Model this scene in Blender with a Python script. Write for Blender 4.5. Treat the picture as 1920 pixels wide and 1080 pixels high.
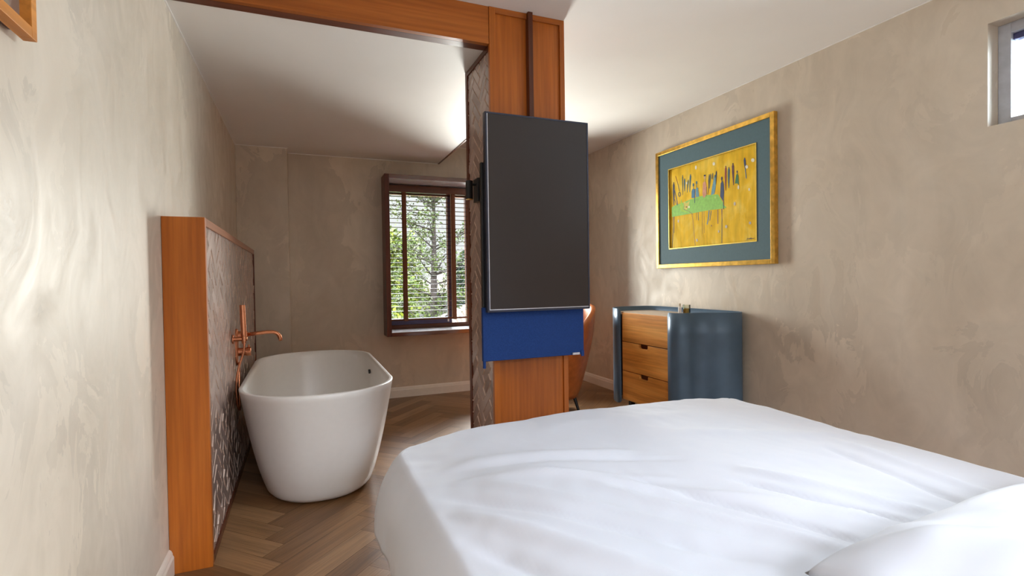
import bpy, bmesh, math, random
from mathutils import Vector, Matrix, noise
random.seed(7)
PI = math.pi
SC = bpy.context.scene
for o in list(bpy.data.objects): bpy.data.objects.remove(o)
COL = SC.collection

# ------------------------------------------------------------------ camera
def cam_axes():
    yaw, pitch, roll = 0.3864, 0.0165, -0.0146
    F = Vector((math.sin(yaw)*math.cos(pitch), math.cos(yaw)*math.cos(pitch), -math.sin(pitch)))
    R = Vector((math.cos(yaw), -math.sin(yaw), 0)); U = R.cross(F)
    c, s = math.cos(roll), math.sin(roll)
    return F, c*R+s*U, -s*R+c*U
F_, R_, U_ = cam_axes()
cd = bpy.data.cameras.new('camera'); cam = bpy.data.objects.new('camera', cd); COL.objects.link(cam)
cd.sensor_width = 36; cd.lens = 36*966.84/1920; cd.clip_start = .02; cd.clip_end = 300
M = Matrix((R_, U_, -F_)).transposed().to_4x4(); M.translation = Vector((0, 0, 1.2))
cam.matrix_world = M
SC.camera = cam

# ------------------------------------------------------------------ exposure and sky
SC.view_settings.view_transform = 'Standard'
try: SC.view_settings.look = 'None'
except Exception: pass
SC.view_settings.exposure = 0.0
SC.view_settings.gamma = 1
SC.view_settings.use_curve_mapping = False
SC.cycles.use_denoising = True
SC.cycles.max_bounces = 12; SC.cycles.diffuse_bounces = 8; SC.cycles.glossy_bounces = 5
SC.cycles.transparent_max_bounces = 16
SC.cycles.sample_clamp_indirect = 25
SC.cycles.caustics_reflective = False; SC.cycles.caustics_refractive = False
W = bpy.data.worlds.new('world'); SC.world = W; W.use_nodes = True
nt = W.node_tree; nt.nodes.clear()
wo = nt.nodes.new('ShaderNodeOutputWorld'); bg = nt.nodes.new('ShaderNodeBackground')
tc = nt.nodes.new('ShaderNodeTexCoord'); sx = nt.nodes.new('ShaderNodeSeparateXYZ')
rp = nt.nodes.new('ShaderNodeValToRGB')          # thin bright overcast: brighter overhead than at the horizon
rp.color_ramp.elements[0].position = .19; rp.color_ramp.elements[0].color = (.92, .92, .95, 1)
rp.color_ramp.elements[1].position = .42; rp.color_ramp.elements[1].color = (19.5, 20.5, 22.5, 1)
nt.links.new(tc.outputs['Generated'], sx.inputs[0]); nt.links.new(sx.outputs['Z'], rp.inputs[0])
nt.links.new(rp.outputs[0], bg.inputs[0]); bg.inputs[1].default_value = 1.05
nt.links.new(bg.outputs[0], wo.inputs[0])

def area(name, loc, rot, sx_, sy_, power, color, portal=False, spread=PI):
    l = bpy.data.lights.new(name, 'AREA'); l.shape = 'RECTANGLE'; l.size = sx_; l.size_y = sy_
    l.energy = power; l.color = color; l.spread = spread
    o = bpy.data.objects.new(name, l); COL.objects.link(o); o.location = loc; o.rotation_euler = rot
    if portal: l.cycles.is_portal = True
    return o
# daylight through the big window behind the camera, through the high strip window, and the portal of the far window
area('rear_window_portal', (1.05, -1.70, 1.35), (PI/2, 0, 0), 2.1, 2.0, 1, (1, 1, 1), portal=True)
area('daylight_high_window', (3.36, .45, 2.15), (0, PI/2, 0), .46, 1.9, 78, (.76, .88, 1))
pl = bpy.data.lights.new('added_warm_fill', 'POINT'); pl.energy = 7; pl.color = (1, .80, .58); pl.shadow_soft_size = .18  # unseen warm fill light, added behind the camera to brighten the room
po = bpy.data.objects.new('added_warm_fill', pl); COL.objects.link(po); po.location = (1.3, -.8, 2.1)
area('daylight_far_window', (2.10, 5.80, 1.43), (-PI/2, 0, 0), .60, 1.5, 165, (1, .975, .93))
area('far_window_portal', (1.60, 5.72, 1.45), (-PI/2, 0, 0), 1.6, 1.6, 1, (1, 1, 1), portal=True)

# ------------------------------------------------------------------ materials
class G:
    def __init__(s, name):
        s.m = bpy.data.materials.new(name); s.m.use_nodes = True; s.t = s.m.node_tree
        s.b = s.t.nodes['Principled BSDF']; s.out = s.t.nodes['Material Output']
    def n(s, ty, **k):
        nd = s.t.nodes.new('ShaderNode'+ty)
        for a, v in k.items():
            if hasattr(nd, a): setattr(nd, a, v)
            else: nd.inputs[a].default_value = v
        return nd
    def l(s, a, b): s.t.links.new(a, b)
    def coords(s, scale=(1, 1, 1), kind='Object', rot=(0, 0, 0)):
        c = s.n('TexCoord'); mp = s.n('Mapping'); mp.inputs['Scale'].default_value = scale
        mp.inputs['Rotation'].default_value = rot
        s.l(c.outputs[kind], mp.inputs[0]); return mp.outputs[0]
    def ramp(s, src, stops):
        r = s.n('ValToRGB'); e = r.color_ramp.elements
        while len(e) < len(stops): e.new(.5)
        for i, (p, c) in enumerate(stops):
            e[i].position = p; e[i].color = (*c, 1) if len(c) == 3 else c
        s.l(src, r.inputs[0]); return r.outputs[0]
    def mix(s, f, a, b, mode='MIX'):
        m = s.n('Mix'); m.data_type = 'RGBA'; m.blend_type = mode
        for sock, v in ((m.inputs[0], f), (m.inputs[6], a), (m.inputs[7], b)):
            if hasattr(v, 'links'): s.l(v, sock)
            else: sock.default_value = v if isinstance(v, (int, float)) else (*v, 1)
        return m.outputs[2]
    def bump(s, src, strength=.2, dist=.01):
        b = s.n('Bump'); b.inputs['Strength'].default_value = strength; b.inputs['Distance'].default_value = dist
        s.l(src, b.inputs['Height']); s.l(b.outputs[0], s.b.inputs['Normal'])
    def set(s, col=None, rough=None, metal=None, spec=None, coat=None, coat_r=None):
        for nme, v in (('Base Color', col), ('Roughness', rough), ('Metallic', metal), ('Specular IOR Level', spec), ('Coat Weight', coat), ('Coat Roughness', coat_r)):
            if v is None: continue
            if hasattr(v, 'links'): s.l(v, s.b.inputs[nme])
            elif nme == 'Base Color': s.b.inputs[nme].default_value = (*v, 1)
            else: s.b.inputs[nme].default_value = v
        return s.m

def plain(name, col, rough=.5, metal=0, spec=.5, var=.08, scale=30, bump=0, coat=0):
    g = G(name); v = g.coords((scale,)*3); nz = g.n('TexNoise', Scale=1.0, Detail=3.0); g.l(v, nz.inputs['Vector'])
    lo = tuple(c*(1-var) for c in col); hi = tuple(min(1, c*(1+var)) for c in col)
    c = g.ramp(nz.outputs['Fac'], [(.3, lo), (.7, hi)])
    if bump: g.bump(nz.outputs['Fac'], bump, .004)
    return g.set(c, rough, metal, spec, coat)

def plaster(name, a, b, c, rough=(.36, .62)):
    g = G(name)
    v = g.coords((1, 1, .62))
    n1 = g.n('TexNoise', Scale=1.3, Detail=5.0, Roughness=.55, Distortion=1.1); g.l(v, n1.inputs['Vector'])
    n2 = g.n('TexNoise', Scale=4.5, Detail=6.0, Roughness=.6, Distortion=2.0); g.l(v, n2.inputs['Vector'])
    vo = g.n('TexVoronoi', Scale=2.6); vo.feature = 'F1'; vo.inputs['Randomness'].default_value = 1
    md = g.n('VectorMath', operation='MULTIPLY_ADD'); md.inputs[1].default_value = (.55, .55, .55)
    g.l(n2.outputs['Color'], md.inputs[0]); g.l(v, md.inputs[2]); g.l(md.outputs[0], vo.inputs['Vector'])
    sp = g.n('SeparateColor'); g.l(vo.outputs['Color'], sp.inputs[0])
    base = g.ramp(n1.outputs['Fac'], [(.3, a), (.52, b), (.72, c)])
    pat = g.ramp(sp.outputs[0], [(.0, (.885,)*3), (.3, (.95,)*3), (.7, (1.0,)*3), (1, (1.07,)*3)])
    col = g.mix(1.0, base, pat, 'MULTIPLY')
    fine = g.ramp(n2.outputs['Fac'], [(.35, (.95,)*3), (.65, (1.04,)*3)])
    col = g.mix(1.0, col, fine, 'MULTIPLY')
    r = g.n('MapRange'); r.inputs[3].default_value = rough[1]; r.inputs[4].default_value = rough[0]
    g.l(n2.outputs['Fac'], r.inputs[0]); r.inputs[1].default_value = .3; r.inputs[2].default_value = .7
    ad = g.n('Math', operation='MULTIPLY_ADD'); g.l(sp.outputs[1], ad.inputs[0]); ad.inputs[1].default_value = -.1; g.l(r.outputs[0], ad.inputs[2])
    g.bump(n2.outputs['Fac'], .12, .01)
    return g.set(col, ad.outputs[0], 0, .5)

def wood(name, dark, mid, light, axis='Z', rough=.4, scale=1.0, kind='Object', coat=0.0, bump=.05):
    g = G(name)
    s_long, s_c = .8*scale, 9*scale
    sc = {'X': (s_long, s_c, s_c), 'Y': (s_c, s_long, s_c), 'Z': (s_c, s_c, s_long)}[axis]
    v = g.coords(sc, kind)
    n1 = g.n('TexNoise', Scale=1.0, Detail=8.0, Roughness=.62, Distortion=.6); g.l(v, n1.inputs['Vector'])
    sc2 = tuple(x*.28 for x in sc); v2 = g.coords(sc2, kind)
    n2 = g.n('TexNoise', Scale=1.0, Detail=2.0, Distortion=1.4); g.l(v2, n2.inputs['Vector'])
    sc3 = tuple(x*(7 if x > 5 else 2.2) for x in sc); v3 = g.coords(sc3, kind)
    n3 = g.n('TexNoise', Scale=1.0, Detail=3.0); g.l(v3, n3.inputs['Vector'])
    a = g.ramp(n1.outputs['Fac'], [(.3, dark), (.5, mid), (.72, light)])
    b = g.ramp(n2.outputs['Fac'], [(.3, (.80, .77, .74)), (.55, (1, 1, 1)), (.75, (1.12, 1.10, 1.06))])
    c = g.mix(1.0, a, b, 'MULTIPLY')
    d = g.ramp(n3.outputs['Fac'], [(.38, (.84, .82, .8)), (.6, (1.05, 1.05, 1.05))])
    c = g.mix(1.0, c, d, 'MULTIPLY')
    g.bump(n3.outputs['Fac'], bump, .002)
    return g.set(c, rough, 0, .5 if coat else .35, coat, .08)

M_WALL = plaster('plaster_taupe', (.58, .50, .40), (.645, .565, .46), (.70, .625, .525))
M_CEIL = plain('ceiling_paint', (.82, .80, .77), .6, var=.015, scale=3)
M_BASE = plain('baseboard_paint', (.80, .76, .69), .35, var=.02)
M_BEAD = plain('white_caulk', (.85, .83, .80), .5, var=.02)
M_WOOD = wood('walnut_veneer', (.34, .088, .010), (.42, .115, .014), (.50, .150, .022), 'Z', .34)
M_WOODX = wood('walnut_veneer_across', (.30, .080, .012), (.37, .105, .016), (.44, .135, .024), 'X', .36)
M_WOODY = wood('walnut_veneer_depth', (.25, .08, .03), (.36, .13, .055), (.46, .18, .08), 'Y', .28)
M_RED = wood('mahogany_trim', (.075, .02, .010), (.12, .032, .015), (.17, .048, .022), 'Z', .32)
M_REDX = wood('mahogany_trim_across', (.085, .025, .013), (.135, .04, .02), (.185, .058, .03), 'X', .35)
M_REDY = wood('mahogany_trim_depth', (.085, .025, .013), (.135, .04, .02), (.185, .058, .03), 'Y', .27)
M_LACX = wood('lacquered_mahogany', (.085, .025, .013), (.135, .04, .02), (.185, .058, .03), 'X', .16, coat=.9)
M_PINE = wood('orange_pine', (.55, .20, .03), (.66, .26, .045), (.74, .32, .06), 'Y', .5)
M_GLARE = plain('painted_sky_glare', (.70, .72, .76), .3)  # sky glare on the lacquered sill and head, put into the colour
M_BATTEN = wood('dark_batten_wood', (.06, .016, .008), (.09, .026, .012), (.13, .04, .018), 'Z', .3)
M_BLIND = wood('blind_wood', (.09, .028, .012), (.13, .042, .018), (.18, .06, .026), 'X', .25)
M_TAPE = plain('blind_tape_cloth', (.15, .05, .02), .8, var=.1, scale=200)
M_SLATC = plain('cord_beige', (.6, .5, .35), .7)
M_TEAK = wood('drawer_oak', (.60, .25, .05), (.80, .35, .075), (.86, .44, .12), 'Y', .42, 1.0)
M_BLACK = plain('black_metal', (.012, .013, .015), .4, .3)
M_SCREEN = plain('screen_glass', (.022, .015, .014), .30, 0, .45, var=.02); 
M_BEZEL = plain('screen_bezel', (.045, .05, .075), .32, .6)
M_BLUEF = plain('navy_fabric', (.012, .045, .19), .85, 0, .3, var=.25, scale=420, bump=.3)
M_SILVER = plain('silver_tag', (.62, .64, .70), .3, .7)
M_SHELL = plain('slate_blue_enamel', (.085, .145, .215), .38, .15, .5, var=.12, scale=5)
M_TRAY = plain('sand_tray_lining', (.52, .42, .32), .5)
M_GOLD = plain('gilt_frame', (.86, .50, .10), .28, .85, .5, var=.22, scale=26)
M_GOLD2 = plain('gilt_fillet', (.95, .66, .12), .35, .5, var=.1, scale=26)
M_MAT = plain('slate_mount_board', (.085, .155, .185), .75, var=.04, scale=60)
M_TUB = plain('matte_white_stone', (.83, .82, .80), .28, 0, .5, var=.01)
M_COPPER = plain('brushed_copper', (.66, .27, .14), .24, 1.0, .5, var=.06, scale=60)
M_DARK = plain('dark_hole', (.02, .02, .02), .5)
M_LEATH = plain('cognac_leather', (.50, .15, .035), .42, 0, .5, var=.15, scale=18, bump=.15)
M_SUEDE = plain('brown_chair_shell', (.17, .10, .07), .6, var=.12, scale=12)
M_WHITEM = plain('white_plastic', (.8, .8, .8), .35)
M_GREYF = plain('grey_window_frame', (.46, .48, .53), .35)
M_NAVYF = plain('dark_window_frame', (.05, .05, .14), .35)
M_AMBER = plain('amber_wax', (.62, .40, .08), .35)
M_CURB = plain('dark_bed_base', (.05, .05, .055), .7)

def duvet_mat():
    g = G('white_cotton'); v = g.coords((900, 900, 900)); nz = g.n('TexNoise', Scale=1.0); g.l(v, nz.inputs['Vector'])
    v2 = g.coords((2, 2, 2)); n2 = g.n('TexNoise', Scale=1.0, Detail=2.0); g.l(v2, n2.inputs['Vector'])
    c = g.ramp(n2.outputs['Fac'], [(.3, (.60, .64, .72)), (.7, (.65, .68, .76))])
    g.bump(nz.outputs['Fac'], .05, .001)
    g.b.inputs['Sheen Weight'].default_value = .15
    return g.set(c, .62, 0, .35)
M_SHEET = duvet_mat()
M_SHEET2 = plain('pinkish_white_linen', (.78, .73, .75), .7, var=.03)

def glass_mat(name, tint=(1, 1, 1), gl=.08):
    g = G(name); tr = g.n('BsdfTransparent'); tr.inputs[0].default_value = (*tint, 1); gs = g.n('BsdfGlossy'); gs.inputs['Roughness'].default_value = .02
    mx = g.n('MixShader'); fr = g.n('Fresnel'); fr.inputs[0].default_value = 1.35
    g.l(fr.outputs[0], mx.inputs[0]); g.l(tr.outputs[0], mx.inputs[1]); g.l(gs.outputs[0], mx.inputs[2]); g.l(mx.outputs[0], g.out.inputs[0])
    return g.m
M_GLASS = glass_mat('window_glass', (.97, .99, .98))
M_JAR = glass_mat('clear_jar_glass', (.93, .93, .88))

def tile_mat():
    g = G('bronze_glazed_tile')
    at = g.n('Attribute'); at.attribute_name = 'tone'
    v = g.coords((6, 6, 6)); nz = g.n('TexNoise', Scale=1.0, Detail=3.0); g.l(v, nz.inputs['Vector'])
    a = g.ramp(at.outputs['Fac'], [(0, (.29, .20, .17)), (.5, (.37, .265, .225)), (1, (.47, .35, .31))])
    b = g.ramp(nz.outputs['Fac'], [(.3, (.85,)*3), (.7, (1.1,)*3)])
    g.bump(nz.outputs['Fac'], .25, .01)
    return g.set(g.mix(1.0, a, b, 'MULTIPLY'), .3, .3, .6, .3, .12)
M_TILE = tile_mat()
M_GROUT_GLINT = plain('bronze_grout_glint', (.66, .52, .44), .35, .2)  # pale grout, also used for painted glints on tile edges

def floor_mat():
    g = G('oak_herringbone')
    at = g.n('Attribute'); at.attribute_name = 'tone'
    uv = g.n('UVMap'); mp = g.n('Mapping'); mp.inputs['Scale'].default_value = (1.6, 22, 1); g.l(uv.outputs[0], mp.inputs[0])
    n1 = g.n('TexNoise', Scale=1.0, Detail=8.0, Roughness=.65, Distortion=.5); g.l(mp.outputs[0], n1.inputs['Vector'])
    mp2 = g.n('Mapping'); mp2.inputs['Scale'].default_value = (3, 150, 1); g.l(uv.outputs[0], mp2.inputs[0])
    n2 = g.n('TexNoise', Scale=1.0, Detail=3.0); g.l(mp2.outputs[0], n2.inputs['Vector'])
    t = g.ramp(at.outputs['Fac'], [(0, (.165, .078, .030)), (.5, (.235, .120, .050)), (1, (.335, .188, .088))])
    b = g.ramp(n1.outputs['Fac'], [(.3, (.68, .66, .63)), (.5, (1, 1, 1)), (.7, (1.22, 1.2, 1.18))])
    c = g.mix(1.0, t, b, 'MULTIPLY')
    d = g.ramp(n2.outputs['Fac'], [(.38, (.82,)*3), (.6, (1.05,)*3)])
    c = g.mix(1.0, c, d, 'MULTIPLY')
    g.bump(n2.outputs['Fac'], .35, .002)
    return g.set(c, .36, 0, .5)
M_FLOOR = floor_mat()
M_GAP = plain('floor_gap', (.06, .035, .02), .8)

# ------------------------------------------------------------------ mesh helpers
class MB:
    """collects vertices and faces, several materials allowed"""
    def __init__(s): s.v = []; s.f = []; s.mi = []; s.tone = []; s.uv = {}
    def add(s, vs, fs, mi=0, tone=.5):
        o = len(s.v); s.v += [tuple(p) for p in vs]
        for f in fs: s.f.append([i+o for i in f]); s.mi.append(mi); s.tone.append(tone)
        return s
    def box(s, x0, x1, y0, y1, z0, z1, mi=0, tone=.5):
        return s.add([(x0,y0,z0),(x1,y0,z0),(x1,y1,z0),(x0,y1,z0),(x0,y0,z1),(x1,y0,z1),(x1,y1,z1),(x0,y1,z1)],
                     [(0,3,2,1),(4,5,6,7),(0,1,5,4),(1,2,6,5),(2,3,7,6),(3,0,4,7)], mi, tone)
    def tube(s, pts, r, n=12, cap=True, mi=0):
        pts = [Vector(p) for p in pts]; R = r if isinstance(r, (list, tuple)) else [r]*len(pts)
        vs = []; up = None
        for i, p in enumerate(pts):
            t = (pts[min(i+1, len(pts)-1)]-pts[max(i-1, 0)]).normalized()
            if up is None:
                up = Vector((0, 0, 1)) if abs(t.z) < .9 else Vector((1, 0, 0))
            a = t.cross(up).normalized(); up = a.cross(t).normalized()
            for k in range(n):
                th = 2*PI*k/n; vs.append(p+R[i]*(math.cos(th)*a+math.sin(th)*up))
        fs = []
        for i in range(len(pts)-1):
            for k in range(n):
                k2 = (k+1) % n; fs.append((i*n+k, i*n+k2, (i+1)*n+k2, (i+1)*n+k))
        if cap: fs.append(tuple(range(n))[::-1]); fs.append(tuple(range((len(pts)-1)*n, len(pts)*n)))
        return s.add(vs, fs, mi)
    def loft(s, rings, closed=True, cap0=False, cap1=False, mi=0):
        n = len(rings[0]); vs = [p for r in rings for p in r]; fs = []
        for i in range(len(rings)-1):
            for k in range(n if closed else n-1):
                k2 = (k+1) % n; fs.append((i*n+k, i*n+k2, (i+1)*n+k2, (i+1)*n+k))
        if cap0: fs.append(tuple(range(n))[::-1])
        if cap1: fs.append(tuple(range((len(rings)-1)*n, len(rings)*n)))
        return s.add(vs, fs, mi)
    def build(s, name, mats, parent=None, bevel=0, smooth=False, solid=0, subsurf=0, fix=True, tone=False, loc=None):
        me = bpy.data.meshes.new(name); me.from_pydata(s.v, [], s.f)
        mats = mats if isinstance(mats, (list, tuple)) else [mats]
        for m in mats: me.materials.append(m)
        for i, p in enumerate(me.polygons): p.material_index = s.mi[i]; p.use_smooth = smooth
        if tone:
            at = me.attributes.new('tone', 'FLOAT', 'FACE')
            for i, t in enumerate(s.tone): at.data[i].value = t
        if fix:
            bm = bmesh.new(); bm.from_mesh(me); bmesh.ops.recalc_face_normals(bm, faces=bm.faces); bm.to_mesh(me); bm.free()
        o = bpy.data.objects.new(name, me); COL.objects.link(o)
        if parent is not None:
            o.parent = parent; o.matrix_parent_inverse = Matrix.Translation(-Vector(root_loc(parent)))
        if solid: md = o.modifiers.new('solid', 'SOLIDIFY'); md.thickness = solid; md.offset = 0
        if subsurf: md = o.modifiers.new('sub', 'SUBSURF'); md.levels = subsurf; md.render_levels = subsurf
        if bevel:
            md = o.modifiers.new('bevel', 'BEVEL'); md.width = bevel; md.segments = 2; md.limit_method = 'ANGLE'; md.angle_limit = .6
        return o
def root_loc(o):
    v = Vector((0, 0, 0))
    while o is not None: v += Vector(o.location); o = o.parent
    return v
def thing(name, label, cat, loc=(0, 0, 0), group=None):
    o = bpy.data.objects.new(name, None); COL.objects.link(o); o.location = loc; o.empty_display_size = .1
    o['label'] = label; o['category'] = cat
    if group: o['group'] = group
    return o
def tag(o, label, cat, group=None):
    o['label'] = label; o['category'] = cat
    if group: o['group'] = group
    return o
def struct(o): o['kind'] = 'structure'; return o
def lab(o, label): o['label'] = label; return o

XL, XR, XS, C1, C2, YB, YP, XP = -.53, 3.064, 1.369, 2.438, 2.626, 5.366, 5.174, -.1045
YR, YC = -1.5, 2.55

# ------------------------------------------------------------------ herringbone generator
def herring(L, Wd, umin, umax, vmin, vmax, gap, seam=0.0, off=0.0):
    """plank rectangles (4 corners in u,v; plank-local length/width), zigzag columns running along v"""
    out = []; c = math.cos(PI/4); s = math.sin(PI/4)
    def T(x, y): return (c*x-s*y+seam, s*x+c*y+off)
    span = max(umax-umin, vmax-vmin)*1.6+2*L
    K = int(span/Wd)+4; Mx = int(span/(2*L))+3
    for m in range(-Mx, Mx+1):
        for k in range(-K, K+1):
            for (x0, y0, w, h, d) in ((k*Wd+m*2*L, k*Wd, L, Wd, 0), (k*Wd+L+m*2*L, (k+1)*Wd-L, Wd, L, 1)):
                q = [T(x0+gap, y0+gap), T(x0+w-gap, y0+gap), T(x0+w-gap, y0+h-gap), T(x0+gap, y0+h-gap)]
                if max(a for a, b in q) < umin or min(a for a, b in q) > umax or max(b for a, b in q) < vmin or min(b for a, b in q) > vmax: continue
                out.append((q, d))
    return out

# ------------------------------------------------------------------ floor
def build_floor():
    me = bpy.data.meshes.new('floor'); bm = bmesh.new()
    uvl = bm.loops.layers.uv.new('UVMap'); tl = bm.faces.layers.float.new('tone')
    for q, d in herring(.60, .12, XL, XR, YR, YB, .0007, -.1, .03):
        vs = [bm.verts.new((a, b, 0)) for a, b in q]; f = bm.faces.new(vs); f[tl] = random.random()
        ru, rv = random.random()*50, random.random()*50
        loc = [(0, 0), (.6, 0), (.6, .12), (0, .12)] if d == 0 else [(0, 0), (0, .12), (.6, .12), (.6, 0)]
        for lp, (a, b) in zip(f.loops, loc): lp[uvl].uv = (a+ru, b+rv)
    for co, no in (((XL, 0, 0), (-1, 0, 0)), ((XR, 0, 0), (1, 0, 0)), ((0, YR, 0), (0, -1, 0)), ((0, YB, 0), (0, 1, 0))):
        bmesh.ops.bisect_plane(bm, geom=bm.verts[:]+bm.edges[:]+bm.faces[:], plane_co=co, plane_no=no, clear_outer=True)
    for f in bm.faces:
        if f.normal.z < 0: f.normal_flip()
    # the screed under the planks
    b = [bm.verts.new(p) for p in ((XL-.2,YR-.2,-.001),(XR+.2,YR-.2,-.001),(XR+.2,YB+.2,-.001),(XL-.2,YB+.2,-.001),(XL-.2,YR-.2,-.2),(XR+.2,YR-.2,-.2),(XR+.2,YB+.2,-.2),(XL-.2,YB+.2,-.2))]
    for idx in ((0,1,2,3),(7,6,5,4),(0,4,5,1),(1,5,6,2),(2,6,7,3),(3,7,4,0)):
        f = bm.faces.new([b[i] for i in idx]); f.material_index = 1
    bm.to_mesh(me); bm.free(); me.materials.append(M_FLOOR); me.materials.append(M_GAP)
    o = bpy.data.objects.new('floor', me); COL.objects.link(o); struct(o)
build_floor()

# ------------------------------------------------------------------ walls and ceiling
def wall_with_hole(name, axis, pos, thick, a0, a1, z0, z1, hole=None, mat=None):
    """axis 'x': wall in the plane x=pos running along y; 'y': plane y=pos running along x"""
    b = MB()
    cells = [(a0, a1, z0, z1)]
    if hole:
        h0, h1, k0, k1 = hole
        cells = [(a0, h0, z0, z1), (h1, a1, z0, z1), (h0, h1, z0, k0), (h0, h1, k1, z1)]
    for (p, q, r, s_) in cells:
        if axis == 'x': b.box(min(pos, pos+thick), max(pos, pos+thick), p, q, r, s_)
        else: b.box(p, q, min(pos, pos+thick), max(pos, pos+thick), r, s_)
    return struct(b.build(name, mat or M_WALL))
WX0, WX1, WZ0, WZ1 = .80, 2.40, .69, 2.215           # far window opening (inside the wooden surround)
wall_with_hole('wall_left', 'x', XL, -.15, YR, YB+.15, 0, C2+.02)
wall_with_hole('wall_right', 'x', XR, .16, YR, YB+.15, 0, C2+.02, (-.45, 1.44, 1.90, 2.39))
wall_with_hole('wall_back', 'y', YB, .30, XL-.15, XR+.16, 0, C2+.02, (WX0-.02, WX1+.02, WZ0-.02, WZ1+.02))
wall_with_hole('wall_front', 'y', YR, -.15, XL-.15, XR+.16, 0, C2+.02, (0, 2.1, .35, 2.35))
pier = MB().box(XL, XP, YP, YB, 0, C1).build('wall_pier', M_WALL, bevel=.004); struct(pier)
cb = MB(); cb.box(XL-.15, XR+.16, YR-.15, YB+.2, C2, C2+.12)
struct(cb.build('ceiling', M_CEIL))
dc = MB(); dc.box(XL, XS-.012, YC+.09, YB, C1, C2-.002)
struct(dc.build('ceiling_bathroom', M_CEIL))
# thin pale shadow-gap beads where walls meet ceilings
t = MB()
t.box(XL, XL+.006, YC+.09, YP, C1-.008, C1-.001); t.box(XL, XP, YP-.006, YP, C1-.008, C1-.001); t.box(XP, XP+.006, YP-.006, YB, C1-.008, C1-.001)
t.box(XP, XS-.02, YB-.006, YB, C1-.008, C1-.001)
struct(t.build('trim_1', M_BEAD))
t = MB(); t.box(XR-.005, XR, YR, YB, C2-.007, C2-.001); t.box(XS, XR, YB-.005, YB, C2-.007, C2-.001); t.box(XL, XL+.005, YR, YC, C2-.007, C2-.001)
struct(t.build('trim_2', M_BEAD))
# dark wooden edge strip along the step between the two ceilings
t = MB(); t.box(XS-.012, XS+.002, 2.98, YB, C1-.006, C2-.001)
struct(t.build('trim_3', M_REDY))

def skirting(name, pts, nrm):
    """extruded ogee profile along a straight run"""
    prof = [(0, 0), (.018, 0), (.018, .074), (.013, .084), (.013, .090), (.009, .100), (.003, .106), (0, .106)]
    (x0, y0), (x1, y1) = pts
    r0 = [(x0+nrm[0]*d, y0+nrm[1]*d, z) for d, z in prof]; r1 = [(x1+nrm[0]*d, y1+nrm[1]*d, z) for d, z in prof]
    b = MB(); b.loft([r0, r1], True, True, True)
    return struct(b.build(name, M_BASE))
skirting('baseboard_left', ((XL, YR), (XL, 2.49)), (1, 0))
skirting('baseboard_back', ((XP, YB), (XR, YB)), (0, -1))
skirting('baseboard_right', ((XR, YR), (XR, YB)), (-1, 0))
skirting('baseboard_pier', ((XL+.16, YP), (XP, YP)), (0, -1))

# ------------------------------------------------------------------ far window with deep wooden surround
win = bpy.data.objects.new('window_1', None); COL.objects.link(win); win['kind'] = 'structure'; win.location = (1.49, YB, .65)
SY0 = 5.15
b = MB(); b.box(.765, WX0+.01, SY0, 5.60, .652, 2.256); b.build('surround_side', M_RED, win, .002)
b = MB(); b.box(WX1-.01, 2.435, SY0, 5.60, .652, 2.256); b.build('surround_side', M_RED, win, .002)
b = MB(); b.box(WX0+.01, WX1-.01, SY0, 5.60, 2.215, 2.256); b.build('surround_top', M_LACX, win, .002)
b = MB(); b.box(WX0+.01, WX1-.01, SY0, 5.60, .652, .69); b.build('window_sill', M_LACX, win, .002)
IX0, IX1 = WX0+.01, WX1-.01
FY = 5.52
b = MB()
for (p, q, r, s_) in ((IX0, IX0+.05, .69, 2.215), (IX1-.05, IX1, .69, 2.215), (1.70, 1.76, .735, 2.12), (IX0, IX1, 2.12, 2.215), (IX0, IX1, .69, .735)): b.box(p, q, FY, FY+.06, r, s_)
b.build('window_frame', M_BLIND, win, .003)
b = MB(); b.box(1.490, 1.525, FY-.005, FY+.05, .735, 2.12); b.box(IX0+.05, 1.490, FY-.003, FY+.045, .735, .80)
b.build('sash', M_NAVYF, win, .002)
b = MB(); b.box(1.474, 1.490, FY-.012, FY+.0, .75, 2.12); b.build('weather_strip', M_WHITEM, win)
b = MB(); b.box(IX0+.05, IX1-.05, FY+.02, FY+.026, .735, 2.12); b.build('pane', M_GLASS, win)

MB().box(IX0, IX1, SY0+.002, FY, .6902, .692).build('sill_glare', M_GLARE, win)  # thin pale sheet paints the bright sky reflection on the sill
MB().box(IX0, IX1, SY0+.002, FY, 2.213, 2.2148).build('head_glare', M_GLARE, win)  # painted sky glare under the top board
# venetian blind
bl = thing('venetian_blind', 'dark wooden venetian blind with wide tapes, lowered and open in the far window', 'blind', (1.49, 5.44, .75))
BY = 5.445; BX0, BX1 = IX0+.006, 1.72
MB().box(BX0, BX1, BY-.035, BY+.03, 2.128, 2.198).build('headrail', M_BLIND, bl, .003)
z = 2.085; zs = []
while z > .84: zs.append(z); z -= .0462
for z in zs:
    s_ = MB()
    s_.loft([[(x, BY-.025, z-.0012), (x, BY, z+.0012), (x, BY+.025, z-.0012), (x, BY+.025, z+.0014), (x, BY, z+.0038), (x, BY-.025, z+.0014)] for x in (BX0+.004, BX1-.004)], True, True, True)
    s_.build('slat', M_BLIND, bl)
MB().box(BX0+.004, BX1-.004, BY-.027, BY+.027, .785, .803).build('bottom_rail', M_BLIND, bl, .003)
for tx in (1.005, 1.532):
    tb = MB(); tb.box(tx-.019, tx+.019, BY-.031, BY-.0295, .780, 2.128); tb.box(tx-.019, tx+.019, BY+.0295, BY+.031, .780, 2.128); tb.box(tx-.019, tx+.019, BY-.031, BY+.031, .779, .781)
    tb.build('ladder_tape', M_TAPE, bl)
tb = MB(); tb.tube([(1.500, BY-.036, 2.128), (1.500, BY-.036, 1.2), (1.499, BY-.036, .80)], .0022, 6); tb.build('lift_cord', M_SLATC, bl)

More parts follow.
